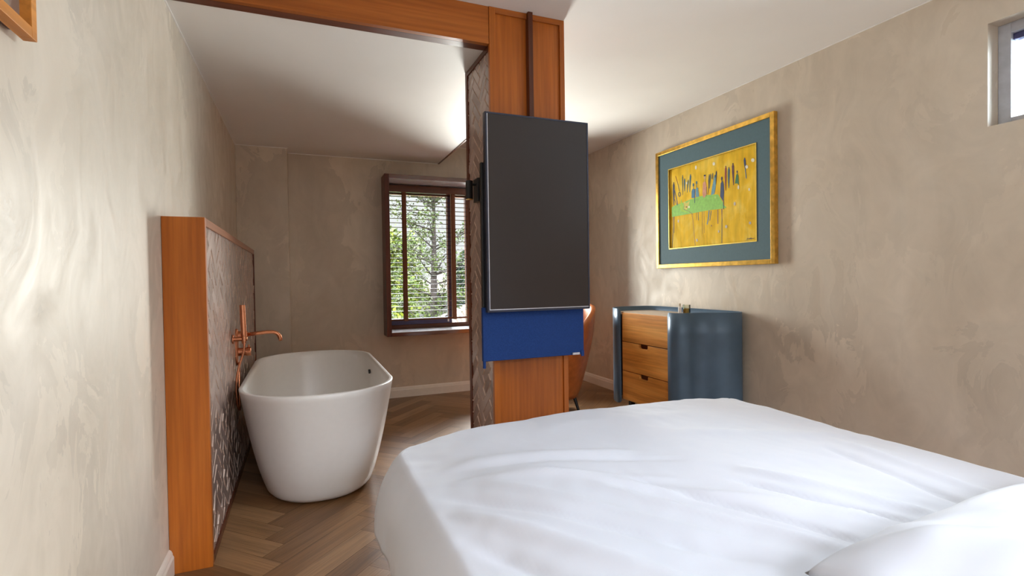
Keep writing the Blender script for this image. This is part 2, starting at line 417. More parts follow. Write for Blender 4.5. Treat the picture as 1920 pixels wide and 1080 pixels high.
# high strip window in the right wall
w2 = bpy.data.objects.new('window_2', None); COL.objects.link(w2); w2['kind'] = 'structure'; w2.location = (XR+.1, .5, 1.9)
b = MB(); X0, X1 = XR+.085, XR+.155
for (p, q, r, s_) in ((1.39, 1.44, 1.90, 2.39), (-.45, -.40, 1.90, 2.39), (-.40, 1.39, 2.34, 2.39), (-.40, 1.39, 1.90, 1.94)): b.box(X0, X1, p, q, r, s_)
b.build('window_frame', M_GREYF, w2, .003)
b = MB(); b.box(X0+.02, X1-.01, 1.255, 1.30, 1.94, 2.34); b.box(X0+.02, X1-.01, .1, .14, 1.94, 2.34); b.box(X0+.02, X1-.01, -.40, 1.39, 2.31, 2.34); b.build('mullion', M_NAVYF, w2, .002)
MB().box(X0+.035, X0+.041, -.40, 1.39, 1.94, 2.34).build('pane', M_GLASS, w2)
# large window behind the camera
w3 = bpy.data.objects.new('window_3', None); COL.objects.link(w3); w3['kind'] = 'structure'; w3.location = (1.05, YR-.1, .35)
b = MB()
for (p, q, r, s_) in ((0, .06, .35, 2.35), (2.04, 2.1, .35, 2.35), (.06, 2.04, 2.29, 2.35), (.06, 2.04, .35, .41), (1.02, 1.08, .41, 2.29)): b.box(p, q, YR-.14, YR-.08, r, s_)
b.build('window_frame', M_GREYF, w3, .003)

# ------------------------------------------------------------------ tiled panels
def tile_field(name, parent, plane, pos, u0, u1, v0, v1, sgn, L=.15, Wd=.05, seam=0):
    """herringbone glazed tiles on the plane x=pos facing sgn; u=y, v=z. Each tile a low bevelled pad with its own slight tilt"""
    bm = bmesh.new(); tl = bm.faces.layers.float.new('tone')
    for q, d in herring(L, Wd, u0, u1, v0, v1, .0020, (u0+u1)/2+seam, .02):
        cx = sum(a for a, c in q)/4; cy = sum(c for a, c in q)/4
        ax, ay = random.uniform(-.05, .05), random.uniform(-.05, .05); tn = random.random()
        lo = [bm.verts.new((pos, a, c)) for a, c in q]
        hi = []
        for a, c in q:
            k = .0035/max(.001, math.hypot(a-cx, c-cy)); a2 = a+(cx-a)*k; c2 = c+(cy-c)*k
            hi.append(bm.verts.new((pos+sgn*(.006+ax*(a2-cx)+ay*(c2-cy)), a2, c2)))
        f = bm.faces.new(hi); f[tl] = tn; fl = [f]
        for i in range(4):
            j = (i+1) % 4; f = bm.faces.new([lo[i], lo[j], hi[j], hi[i]]); f[tl] = tn; f.material_index = 1  # tile sides share the pale grout colour, painting glints at the joints
    for co, no in (((0, u0, 0), (0, -1, 0)), ((0, u1, 0), (0, 1, 0)), ((0, 0, v0), (0, 0, -1)), ((0, 0, v1), (0, 0, 1))):
        bmesh.ops.bisect_plane(bm, geom=bm.verts[:]+bm.edges[:]+bm.faces[:], plane_co=co, plane_no=no, clear_outer=True)
    bmesh.ops.recalc_face_normals(bm, faces=bm.faces)
    for f in bm.faces:
        if f.normal.x*sgn < 0: f.normal_flip()
    b = [bm.verts.new((pos+sgn*.0012*k-(0 if k else sgn*.01), a, c)) for k in (0, 1) for a, c in ((u0, v0), (u1, v0), (u1, v1), (u0, v1))]
    for idx in ((4,5,6,7), (3,2,1,0), (0,1,5,4), (1,2,6,5), (2,3,7,6), (3,0,4,7)):
        f = bm.faces.new([b[i] for i in idx]); f.material_index = 1
        if f.calc_center_median().x*sgn > pos*sgn and False: pass
    me = bpy.data.meshes.new(name); bm.to_mesh(me); bm.free(); me.materials.append(M_TILE); me.materials.append(M_GROUT_GLINT)
    o = bpy.data.objects.new(name, me); COL.objects.link(o); o.parent = parent
    o.matrix_parent_inverse = Matrix.Translation(-Vector(root_loc(parent)))
    return o

# half-height wall beside the bath
PX, PY0, PY1, PZ = -.373, 2.492, 4.895, 1.48
hw = thing('half_height_partition', 'half-height walnut partition with bronze herringbone tiles beside the white bathtub', 'partition', (-.45, 3.6, 0))
lab(MB().box(XL+.001, PX, PY0, PY0+.03, 0, PZ).build('end_panel', M_WOOD, hw, .0015), 'orange walnut end board')
MB().box(XL+.001, PX-.02, PY0+.03, PY1-.03, 0, PZ-.03).build('core', M_BATTEN, hw)
MB().box(XL+.001, PX, PY0+.03, PY1, PZ-.035, PZ).build('top_cap', M_WOODY, hw, .0015)
MB().box(XL+.001, PX, PY1-.03, PY1, 0, PZ-.035).build('end_stile', M_RED, hw, .0015)
MB().box(PX-.021, PX, PY0+.03, PY1-.03, 0, .035).build('bottom_rail', M_REDY, hw, .0015)
lab(tile_field('tile_panel', hw, 'x', PX-.014, PY0+.03, PY1-.03, .035, PZ-.035, 1), 'glossy bronze herringbone tiles')

# column from floor to ceiling
CX0, CX1, CY0, CY1 = .929, 1.369, YC, 2.98
co = thing('clad_column', 'walnut-clad column standing from floor to ceiling behind the upright screen', 'column', (1.15, 2.75, 0))
MB().box(CX0+.012, CX1-.004, CY0+.014, CY1-.01, 0, C2).build('core', M_BATTEN, co)
b = MB(); b.box(CX0, CX0+.034, CY0-.004, CY0+.02, 0, C2-.001); b.build('stile', M_WOOD, co, .001)
b = MB(); b.box(CX1-.028, CX1, CY0-.004, CY0+.02, 0, C2-.001); b.build('stile', M_WOOD, co, .001)
b = MB(); b.box(CX0+.034, CX1-.028, CY0-.004, CY0+.02, C2-.03, C2-.001); b.build('top_rail', M_WOODX, co, .001)
b = MB(); b.box(CX0+.034, 1.145, CY0+.008, CY0+.02, 0, C2-.03); b.build('front_panel', M_WOOD, co)
b = MB(); b.box(1.165, CX1-.028, CY0+.008, CY0+.02, 0, C2-.03); b.build('front_panel', M_WOOD, co)
b = MB(); b.box(1.142, 1.168, CY0-.028, CY0+.012, .9, C2-.001); b.build('batten', M_BATTEN, co, .001)
b = MB(); b.box(1.145, 1.165, CY0+.008, CY0+.02, 0, .9); b.build('centre_panel', M_WOOD, co)
MB().box(CX1-.004, CX1, CY0+.02, CY1, 0, C2-.001).build('side_panel', M_WOOD, co)
MB().box(CX0, CX1-.004, CY1-.01, CY1, 0, C1-.001).build('back_panel', M_RED, co)
b = MB(); b.box(CX0, CX0+.02, CY1-.035, CY1-.0105, 0, C1-.002); b.build('back_stile', M_RED, co, .001)
b = MB(); b.box(CX0, CX0+.02, CY0+.0205, CY1-.0355, C1-.03, C1-.002); b.build('side_rail', M_REDY, co, .001)
lab(tile_field('tile_panel', co, 'x', CX0+.012, CY0+.0205, CY1-.0355, 0.001, C1-.031, -1), 'glossy bronze herringbone tiles')

# beam closing the lowered bathroom ceiling
bmn = thing('ceiling_beam', 'long walnut beam running from the left wall to the clad column', 'beam', (.2, 2.6, C1))
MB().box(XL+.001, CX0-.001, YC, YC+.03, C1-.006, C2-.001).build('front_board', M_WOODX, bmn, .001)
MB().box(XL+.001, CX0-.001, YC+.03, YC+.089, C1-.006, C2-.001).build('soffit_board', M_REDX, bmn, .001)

ART = [
('dark',[(.0405,.4114),(.0349,.2003),(.0425,.1994),(.0481,.4102)]),
('dark',[(.0349,.2005),(.0205,.0069),(.0281,.0059),(.0425,.1992)]),
('dark',[(.055,.4094),(.0494,.1928),(.0557,.1921),(.0613,.4084)]),
('brown',[(.2827,.4452),(.3017,.3068),(.3075,.3068),(.2885,.4451)]),
('brown',[(.3017,.3069),(.3264,.0014),(.3322,.0014),(.3075,.3067)]),
('brown',[(.4187,.403),(.4096,.0038),(.4118,.0036),(.421,.4027)]),
('brown',[(.4277,.4017),(.4228,.1362),(.425,.1359),(.43,.4014)]),
('brown',[(.4451,.4047),(.4391,.1456),(.4425,.1451),(.4484,.4042)]),
('brown',[(.1925,.4017),(.192,.3386),(.1944,.3382),(.1949,.4013)]),
('brown',[(.3447,.4139),(.3418,.3133),(.3464,.3126),(.3493,.4131)]),
('teal',[(.3671,.4161),(.3687,.3041),(.3744,.3035),(.3729,.4154)]),
('blue',[(.4996,.4409),(.4856,.3059),(.4955,.3037),(.5094,.4385)]),
('blue',[(.4857,.3064),(.4721,.2422),(.4818,.239),(.4954,.3032)]),
('teal',[(.5228,.3938),(.5047,.2815),(.5112,.2797),(.5293,.3918)]),
('brown',[(.5955,.3934),(.5947,.2317),(.6043,.2305),(.605,.3919)]),
('dark',[(.6435,.3916),(.6387,.0062),(.645,.0056),(.6498,.3906)]),
('brown',[(.6372,.3923),(.641,.2847),(.6493,.284),(.6456,.3914)]),
('lime',[(.0212,.5235),(.0869,.5448),(.1669,.5492),(.2689,.5723),(.3904,.5851),(.4965,.5809),(.6042,.5629),(.6512,.4758),(.6667,.4307),(.6955,.3965),(.6456,.3934),(.4955,.4028),(.4063,.4026),(.2677,.4001),(.0227,.3997)]),
('limedark',[(.1552,.603),(.1669,.5435),(.1869,.4599),(.2559,.4064),(.1479,.4542),(.1362,.5253)]),
('gold2',[(.1829,.5696),(.2235,.54),(.2688,.561),(.247,.4964),(.2229,.4545),(.1918,.4729)]),
('brown',[(.1857,.4689),(.2549,.4301),(.2573,.4349),(.1882,.4738)]),
('brown',[(.2541,.4306),(.3009,.3843),(.3047,.388),(.258,.4343)]),
('brown',[(.2014,.5383),(.1853,.4835),(.1888,.4821),(.2049,.5369)]),
('red',[(.2327,.4895),(.2308,.4838),(.2261,.4808),(.2201,.4817),(.2154,.4862),(.2136,.4925),(.2155,.4982),(.2203,.5012),(.2262,.5003),(.2309,.4958)]),
('white',[(.2647,.4823),(.2628,.4732),(.2581,.4682),(.2522,.4691),(.2475,.4756),(.2458,.4852),(.2477,.4943),(.2524,.4993),(.2583,.4984),(.263,.4919)]),
('lime2',[(.5828,.5344),(.5807,.5259),(.5754,.5213),(.5688,.5224),(.5634,.5288),(.5614,.5381),(.5635,.5466),(.5689,.5512),(.5755,.55),(.5808,.5436)]),
('dark',[(.0619,.825),(.0596,.8186),(.0541,.8169),(.0487,.8208),(.0465,.8281),(.0488,.8345),(.0543,.8363),(.0597,.8323)]),
('dark',[(.0504,.8245),(.0579,.823),(.0677,.796),(.067,.7145),(.0579,.5436),(.0504,.5448),(.0394,.7196),(.0401,.8014)]),
('navy',[(.0568,.7473),(.0774,.6619),(.0858,.6623),(.0653,.7476)]),
('navy',[(.0773,.662),(.1049,.5352),(.1134,.5356),(.0859,.6622)]),
('navy',[(.0472,.6436),(.0719,.5868),(.0776,.5883),(.053,.645)]),
('navy',[(.0719,.5867),(.0989,.53),(.1045,.5316),(.0775,.5884)]),
('red',[(.0763,.904),(.1042,.8135),(.1112,.8142),(.0835,.9046)]),
('dark',[(.1047,.8139),(.1297,.6992),(.1357,.6993),(.1107,.8139)]),
('dark',[(.1429,.6636),(.1383,.6446),(.1466,.6414),(.1512,.6604)]),
('dark',[(.1399,.6469),(.1293,.6406),(.1346,.6334),(.1453,.6396)]),
('dark',[(.135,.6396),(.1245,.6498),(.1188,.6446),(.1294,.6344)]),
('dark',[(.126,.647),(.1219,.6678),(.1134,.6677),(.1176,.6469)]),
('dark',[(.1218,.6657),(.1265,.6848),(.1181,.688),(.1134,.6689)]),
('dark',[(.1248,.6825),(.1355,.6887),(.1301,.6959),(.1194,.6898)]),
('dark',[(.1298,.6898),(.1403,.6794),(.1459,.6846),(.1354,.6949)]),
('dark',[(.1387,.6823),(.1429,.6616),(.1513,.6617),(.1471,.6824)]),
('olive',[(.1805,.8881),(.179,.884),(.1756,.8829),(.1722,.8855),(.1708,.8901),(.1722,.8942),(.1757,.8953),(.1791,.8927)]),
('olive',[(.172,.8897),(.1792,.8881),(.1833,.8652),(.1828,.7955),(.1772,.6452),(.173,.6459),(.167,.7986),(.1676,.8685)]),
('teal',[(.206,.8386),(.2044,.834),(.2005,.8328),(.1967,.8356),(.1952,.8408),(.1968,.8453),(.2006,.8466),(.2044,.8438)]),
('teal',[(.197,.8396),(.2042,.8381),(.2101,.8214),(.2097,.7774),(.2037,.6884),(.1985,.6894),(.1905,.7812),(.1908,.8253)]),
('olive',[(.2531,.8122),(.2516,.808),(.2481,.8068),(.2446,.8094),(.2432,.8143),(.2447,.8185),(.2482,.8197),(.2517,.8171)]),
('olive',[(.2446,.8135),(.2517,.8121),(.2569,.7954),(.2509,.7522),(.2367,.663),(.2319,.6639),(.2331,.7557),(.2391,.799)]),
('teal',[(.2845,.8696),(.2829,.8651),(.2792,.8639),(.2755,.8667),(.274,.8718),(.2755,.8763),(.2793,.8775),(.283,.8747)]),
('teal',[(.2757,.8707),(.2827,.8692),(.2884,.8483),(.2824,.789),(.2678,.663),(.2627,.664),(.2636,.7928),(.2697,.8523)]),
('blue',[(.2907,.6701),(.3025,.6927),(.3281,.6879),(.3371,.656),(.3297,.5822),(.2901,.5856)]),
('teal',[(.3249,.7367),(.3228,.7246),(.3176,.7178),(.3111,.7191),(.306,.7278),(.304,.7408),(.3061,.7529),(.3114,.7596),(.3179,.7583),(.323,.7496)]),
('teal',[(.3109,.7226),(.3107,.6889),(.3176,.6876),(.3179,.7212)]),
('ltblue',[(.3419,.683),(.3535,.701),(.3717,.6908),(.3848,.5861),(.3435,.5843)]),
('teal',[(.3642,.7546),(.3621,.7432),(.3569,.737),(.3505,.7382),(.3454,.7465),(.3435,.7587),(.3456,.7701),(.3508,.7764),(.3572,.7751),(.3623,.7668)]),
('teal',[(.348,.7431),(.35,.6981),(.3569,.6971),(.3549,.7421)]),
('navy',[(.3292,.6855),(.3235,.5182),(.3304,.5169),(.3361,.684)]),
('pink',[(.4308,.7325),(.4443,.7463),(.462,.7427),(.4707,.7114),(.4701,.5932),(.4544,.5652),(.4354,.5574),(.4233,.6125)]),
('skin',[(.4645,.7915),(.4624,.7791),(.4568,.7723),(.4499,.7737),(.4444,.7828),(.4423,.7962),(.4445,.8086),(.4501,.8154),(.457,.814),(.4625,.8048)]),
('dark',[(.4669,.8129),(.4643,.8077),(.4576,.8055),(.4494,.8072),(.4428,.8122),(.4402,.8186),(.4428,.8238),(.4495,.826),(.4578,.8243),(.4644,.8193)]),
('skin',[(.4501,.7813),(.4509,.7394),(.4576,.7382),(.4567,.7801)]),
('dark',[(.4733,.6803),(.4683,.5716),(.4716,.5709),(.4766,.6796)]),
('dark',[(.5108,.8086),(.5095,.8047),(.5064,.8037),(.5033,.8061),(.5021,.8105),(.5034,.8144),(.5065,.8154),(.5096,.813)]),
('dark',[(.5032,.81),(.5097,.8086),(.5129,.7907),(.5083,.7399),(.4974,.632),(.4939,.6327),(.4951,.7425),(.4998,.7934)]),
('dark',[(.5003,.6755),(.4833,.589),(.4877,.5875),(.5046,.6739)]),
('olive',[(.5272,.8106),(.5259,.8067),(.5228,.8056),(.5197,.808),(.5185,.8124),(.5198,.8163),(.5228,.8173),(.5259,.815)]),
('olive',[(.5195,.812),(.5261,.8106),(.5292,.7938),(.5229,.7481),(.5096,.6516),(.506,.6522),(.5098,.7507),(.5162,.7966)]),
('dark',[(.5451,.8206),(.5329,.7561),(.5382,.7541),(.5504,.8185)]),
('olive',[(.5477,.8153),(.5441,.7426),(.5484,.7415),(.552,.8142)]),
('ltblue',[(.5626,.7711),(.5787,.7892),(.5859,.734),(.5769,.6389),(.5638,.5787),(.5237,.5706),(.5349,.636)]),
('teal',[(.5808,.7759),(.5793,.7661),(.5756,.7606),(.5709,.7616),(.5672,.7686),(.5658,.779),(.5673,.7889),(.5711,.7943),(.5757,.7933),(.5794,.7863)]),
('dark',[(.5917,.8289),(.5904,.8251),(.5874,.8241),(.5844,.8264),(.5832,.8308),(.5845,.8346),(.5875,.8357),(.5905,.8333)]),
('dark',[(.5843,.8304),(.5906,.829),(.5948,.8129),(.5921,.7699),(.5836,.6807),(.5796,.6815),(.5771,.7731),(.5799,.8161)]),
('navy',[(.6343,.6794),(.647,.7003),(.6595,.6957),(.6676,.6643),(.6714,.5681),(.6627,.4739),(.6461,.498),(.6274,.5385)]),
('dark',[(.6565,.7281),(.6546,.7148),(.6499,.7072),(.6441,.7084),(.6394,.7179),(.6377,.732),(.6396,.7454),(.6443,.7529),(.6501,.7517),(.6547,.7422)]),
('dark',[(.6434,.7168),(.6443,.6921),(.6516,.691),(.6507,.7157)]),
('navy',[(.6591,.4957),(.6597,.3838),(.667,.3828),(.6664,.4946)]),
('dark',[(.6969,.8511),(.6952,.8458),(.6911,.8444),(.6871,.8477),(.6854,.8537),(.6871,.8589),(.6912,.8603),(.6952,.8571)]),
('red',[(.6881,.8511),(.6942,.8497),(.7013,.8249),(.6994,.7492),(.6905,.588),(.6849,.589),(.6788,.7535),(.6808,.8294)]),
('dark',[(.7295,.828),(.7278,.8227),(.7238,.8213),(.7198,.8245),(.7181,.8305),(.7198,.8358),(.7238,.8372),(.7279,.8339)]),
('teal',[(.7208,.828),(.7269,.8266),(.7339,.8047),(.732,.7405),(.7234,.6061),(.7179,.6072),(.7117,.7448),(.7135,.8092)]),
('dark',[(.7725,.8592),(.7707,.8535),(.7663,.8519),(.762,.8555),(.7602,.862),(.762,.8677),(.7664,.8693),(.7708,.8657)]),
('maroon',[(.7634,.8587),(.7694,.8573),(.7773,.8346),(.7787,.7674),(.7744,.6279),(.7685,.629),(.7566,.7721),(.7552,.8396)]),
('dgreen',[(.7999,.732),(.8098,.7485),(.8216,.7171),(.8272,.6147),(.8095,.6388),(.7856,.6414)]),
('navy',[(.8148,.7619),(.8137,.7531),(.8107,.7481),(.807,.7488),(.8041,.7551),(.803,.7645),(.8041,.7734),(.8071,.7784),(.8108,.7776),(.8137,.7713)]),
('navy',[(.8908,.8837),(.8892,.8786),(.8854,.8772),(.8816,.8804),(.88,.8862),(.8816,.8913),(.8855,.8927),(.8893,.8895)]),
('navy',[(.8826,.8837),(.8883,.8823),(.895,.867),(.8972,.828),(.8951,.7528),(.8899,.7539),(.878,.8325),(.8758,.8716)]),
('blue',[(.8866,.7747),(.896,.6686),(.9027,.6679),(.8933,.7739)]),
('white',[(.3596,.9358),(.3573,.9213),(.3515,.9133),(.3444,.9149),(.3388,.9254),(.3367,.941),(.339,.9556),(.3448,.9635),(.3518,.9619),(.3575,.9513)]),
('white',[(.5751,.9179),(.5722,.9066),(.5646,.9009),(.5554,.903),(.5479,.9122),(.5451,.9249),(.548,.9362),(.5556,.9419),(.5648,.9397),(.5723,.9306)]),
('white',[(.9811,.8385),(.9779,.8275),(.9694,.8222),(.959,.8246),(.9506,.8339),(.9473,.8465),(.9506,.8576),(.9591,.8629),(.9695,.8604),(.9779,.8511)]),
('white',[(.9197,.786),(.9169,.7753),(.9098,.7699),(.9009,.7718),(.8937,.7804),(.891,.7924),(.8938,.8032),(.901,.8086),(.9099,.8066),(.917,.798)]),
('white',[(.2372,.7799),(.2356,.7709),(.2314,.766),(.2262,.767),(.2221,.7736),(.2205,.7833),(.2222,.7923),(.2264,.7972),(.2316,.7962),(.2357,.7896)]),
('white',[(.8301,.5914),(.8283,.5783),(.8239,.5709),(.8184,.5719),(.814,.581),(.8123,.5947),(.8141,.6078),(.8185,.6152),(.824,.6142),(.8284,.605)]),
('palegrey',[(.1248,.3323),(.1226,.3203),(.117,.3134),(.1101,.3143),(.1046,.3226),(.1025,.3352),(.1048,.3472),(.1104,.3541),(.1173,.3532),(.1228,.3448)]),
('palegrey',[(.7039,.1854),(.7015,.1744),(.6953,.1682),(.6877,.169),(.6815,.1767),(.6791,.1883),(.6816,.1992),(.6878,.2055),(.6955,.2045),(.7016,.1969)]),
('palegrey',[(.6171,.1428),(.6155,.1341),(.6112,.1291),(.606,.1296),(.6017,.1356),(.6002,.1446),(.6018,.1533),(.6061,.1583),(.6114,.1578),(.6156,.1518)]),
('palegrey',[(.3644,.0693),(.3621,.0583),(.3563,.0519),(.3492,.0525),(.3435,.06),(.3414,.0715),(.3436,.0825),(.3494,.0889),(.3566,.0882),(.3623,.0807)]),
('palegrey',[(.9459,.1906),(.9435,.1813),(.9373,.1761),(.9297,.177),(.9235,.1837),(.9211,.1936),(.9235,.203),(.9297,.2081),(.9374,.2072),(.9435,.2005)]),
('palegrey',[(.7929,.4213),(.7907,.4094),(.7852,.4027),(.7784,.4037),(.7729,.4122),(.7709,.4248),(.773,.4368),(.7786,.4435),(.7854,.4424),(.7908,.4339)]),
('white',[(.9362,.544),(.9346,.5348),(.9303,.5296),(.925,.5306),(.9207,.5373),(.9191,.5472),(.9208,.5564),(.9251,.5615),(.9304,.5606),(.9346,.5539)]),
('brown',[(.5328,.2185),(.5317,.2129),(.529,.2096),(.5256,.21),(.5229,.2139),(.5219,.2198),(.523,.2255),(.5257,.2287),(.5291,.2283),(.5318,.2244)]),
('brown',[(.8441,1.0124),(.8415,1.0095),(.8346,1.009),(.8261,1.0112),(.8193,1.0152),(.8166,1.0195),(.8193,1.0225),(.8262,1.0229),(.8347,1.0207),(.8415,1.0167)]),
('dark',[(.9001,.013),(.9088,.0246),(.9058,.0273),(.897,.0158)]),
('dark',[(.909,.0267),(.9052,.0353),(.9017,.0338),(.9056,.0252)]),
('dark',[(.9032,.0325),(.9166,.0292),(.9172,.0332),(.9037,.0365)]),
('dark',[(.9154,.0301),(.923,.0191),(.926,.0214),(.9184,.0323)]),
('dark',[(.9263,.0192),(.932,.033),(.9285,.035),(.9228,.0212)]),
('dark',[(.9286,.0333),(.9343,.0204),(.9377,.0219),(.932,.0348)]),
('dark',[(.9378,.0203),(.9435,.0361),(.94,.0379),(.9342,.0221)]),
('dark',[(.9399,.0367),(.9437,.02),(.9473,.0206),(.9436,.0373)]),
('dark',[(.947,.0189),(.9546,.0284),(.9516,.0312),(.944,.0217)]),
('dark',[(.952,.0283),(.9595,.0214),(.9618,.0245),(.9542,.0313)]),
('dark',[(.9613,.021),(.9773,.0256),(.976,.0295),(.96,.0249)]),
]

# ------------------------------------------------------------------ portrait screen on the column
tv = thing('upright_screen', 'dark portrait television with a navy fabric panel mounted on the walnut column', 'television', (1.135, 2.44, .8))
TX0, TX1, TZ0, TZ1, TY = .852, 1.438, 1.036, 2.035, 2.42
MB().box(TX0, TX1, TY, TY+.032, TZ0, TZ1).build('housing', M_BEZEL, tv, .002)
b = MB(); w_ = .010
b.box(TX0+.002, TX0+w_, TY-.004, TY+.002, TZ0+.002, TZ1-.002); b.box(TX1-w_, TX1-.002, TY-.004, TY+.002, TZ0+.002, TZ1-.002)
b.box(TX0+w_, TX1-w_, TY-.004, TY+.002, TZ1-w_, TZ1-.002); b.box(TX0+w_, TX1-w_, TY-.004, TY+.002, TZ0+.002, TZ0+w_+.002)
b.build('bezel', M_BEZEL, tv, .0008)
MB().box(TX0+w_, TX1-w_, TY-.002, TY+.001, TZ0+w_, TZ1-w_).build('screen', M_SCREEN, tv)
lab(MB().box(.838, 1.418, TY+.036, TY+.060, .787, 1.06).build('fabric_back', M_BLUEF, tv, .003), 'navy blue fabric panel')
MB().box(.840, 1.418, TY+.036, TY+.060, 1.0605, 1.79).build('back_cover', M_BLACK, tv, .003)
b = MB(); b.tube([(.846, TY+.045, .80), (.846, TY+.045, .752)], .008, 10); b.build('side_hook', M_BLUEF, tv)
b = MB(); b.box(1.398, 1.416, TY+.030, TY+.036, .778, .81); b.build('corner_clip', M_BLUEF, tv, .001)
b = MB(); b.box(1.345, 1.388, TY+.028, TY+.036, .788, .800); b.build('maker_tag', M_SILVER, tv, .001)
MB().box(1.00, 1.30, TY+.060, 2.518, 1.15, 1.55).build('wall_bracket', M_BLACK, tv)

b = MB(); b.box(TX0+w_, TX0+w_+.003, TY-.0035, TY-.001, TZ0+w_+.002, TZ1-w_); b.box(TX0+w_+.003, TX1-w_, TY-.0035, TY-.001, TZ0+w_+.002, TZ0+w_+.006)
b.build('screen_edge', M_SILVER, tv)
# wall lamp on the tiles
wl = thing('wall_lamp', 'small black wall lamp on the tiled side of the column', 'lamp', (.92, 2.75, 1.7))
MB().box(.905, .9345, 2.705, 2.785, 1.635, 1.765).build('back_plate', M_BLACK, wl, .004)
b = MB(); b.tube([(.906, 2.74, 1.73), (.885, 2.74, 1.73)], .007, 10); b.build('arm', M_BLACK, wl)
b = MB(); b.tube([(.868, 2.74, 1.648), (.868, 2.74, 1.75)], .020, 24); b.build('lamp_head', M_BLACK, wl, .002, smooth=False)
b = MB(); b.tube([(.868, 2.74, 1.6455), (.868, 2.74, 1.648)], .0195, 24); b.build('yellow_rim', M_GOLD, wl)  # thin yellow ring on the lower end of the lamp head

# ------------------------------------------------------------------ bathtub
tub = thing('freestanding_bathtub', 'matte white freestanding oval bathtub standing on the herringbone floor', 'bathtub', (.065, 3.75, 0))
TCX, TCY = .082, 3.75
def stadium(a, b, d, z, n=96):
    """outline with straight sides (half-width a), half-length b, elliptic ends of depth d"""
    pts = []
    for k in range(n):
        th = 2*PI*k/n
        cx_, sy_ = math.cos(th), math.sin(th)
        x = a*math.copysign(abs(cx_)**.86, cx_); yy = d*math.copysign(abs(sy_)**.95, sy_)
        y = yy+math.copysign((b-d), sy_) if abs(sy_) > 1e-6 else 0
        pts.append((TCX+x, TCY+y, z))
    return pts
H = .62; rings = []
def prof(t):   # outer half width and half length at height fraction t
    k = t**.62
    return .262+(.420-.262)*k, .76+(.93-.76)*k
rings.append(stadium(.16, .60, .26, .012)); 
for z, dx in ((.004, -.045), (.006, -.020), (.018, -.006), (.035, 0)):
    a, b_ = prof(max(z, .0)/H+.03); rings.append(stadium(a+dx, b_+dx, .36+dx, z))
for i in range(1, 17):
    t = .035/H+(1-.035/H)*i/16; a, b_ = prof(min(1, t+.03*(1-t))); rings.append(stadium(a, b_, .36+.06*t, H*t-.004 if i == 16 else H*t))
rings.append(stadium(.417, .926, .416, H-.0005)); rings.append(stadium(.413, .922, .412, H))
rings.append(stadium(.402, .911, .401, H)); rings.append(stadium(.398, .907, .397, H-.002))
for i in range(1, 13):
    t = 1-i/12*.78; k = t**.5
    rings.append(stadium(.24+(.398-.24)*k, .70+(.907-.70)*k, .30+.097*t, H*t))
rings.append(stadium(.225, .67, .27, .115)); rings.append(stadium(.16, .56, .2, .10)); rings.append(stadium(.02, .1, .02, .097))
b = MB(); b.loft(rings, True, True, True); b.build('basin', M_TUB, tub, smooth=True)
b = MB(); b.tube([(.466, 4.02, .52), (.452, 4.02, .519)], .016, 16); b.build('overflow', M_DARK, tub)
b = MB(); b.tube([(TCX, 3.75, .098), (TCX, 3.75, .104)], .03, 20); b.build('drain', M_COPPER, tub)

# ------------------------------------------------------------------ copper bath filler
fx = thing('bath_mixer', 'brushed copper wall mixer with curved spout and hand shower above the bathtub', 'tap', (PX, 3.45, .85))
XW = PX-.006
b = MB(); ov = []
for xx, sc_ in ((XW, 1), (XW+.010, 1), (XW+.013, .93)):
    ov.append([(xx, 3.52+.036*sc_*math.cos(t_), .815+(.075+.036*sc_)*math.copysign(abs(math.sin(t_))**.8, math.sin(t_))) for t_ in [2*PI*k/40 for k in range(40)]])
b.loft(ov, True, True, True); b.build('mounting_plate', M_COPPER, fx, smooth=False)
b = MB(); b.tube([(XW+.012, 3.52, .885), (XW+.065, 3.52, .885)], .026, 24); b.build('spout_collar', M_COPPER, fx, .002)
sp = [(XW+.06, 3.52, .888), (XW+.12, 3.52, .893), (XW+.17, 3.52, .897), (XW+.20, 3.52, .896)]
for k in range(1, 8):
    a = k/7*PI*.42; sp.append((XW+.20+.045*math.sin(a), 3.52, .896-.045*(1-math.cos(a))))
sp.append((sp[-1][0]+.006, 3.52, sp[-1][2]-.022))
b = MB(); b.tube(sp, .0115, 16); b.build('spout', M_COPPER, fx, smooth=True)
b = MB(); b.tube([(XW+.012, 3.52, .785), (XW+.055, 3.52, .785)], .024, 24); b.build('valve_body', M_COPPER, fx, .002)
b = MB(); b.tube([(XW+.055, 3.52, .785), (XW+.082, 3.52, .785)], .027, 24); b.tube([(XW+.070, 3.52, .80), (XW+.070, 3.52, .826)], .005, 10); b.build('handle', M_COPPER, fx, .002)
hy = 3.36
b = MB(); b.tube([(XW, hy, .878), (XW+.008, hy, .878)], .027, 24); b.tube([(XW+.008, hy, .878), (XW+.078, hy, .878)], .0125, 16); b.tube([(XW+.060, hy, .866), (XW+.060, hy, .893)], .0165, 20); b.build('shower_holder', M_COPPER, fx, .001)
hs = MB(); hs.tube([(XW+.060, hy, .850), (XW+.059, hy, .90), (XW+.055, hy, 1.075)], [.010, .0155, .0155], 20); hs.build('hand_shower', M_COPPER, fx, .001)
ho = [(XW+.060, hy, .850), (XW+.056, hy, .80), (XW+.032, hy-.005, .72), (XW+.017, hy-.01, .63), (XW+.017, hy, .52), (XW+.025, hy+.04, .46), (XW+.02, hy+.09, .50), (XW+.017, hy+.12, .60), (XW+.017, hy+.14, .70), (XW+.018, hy+.15, .72)]
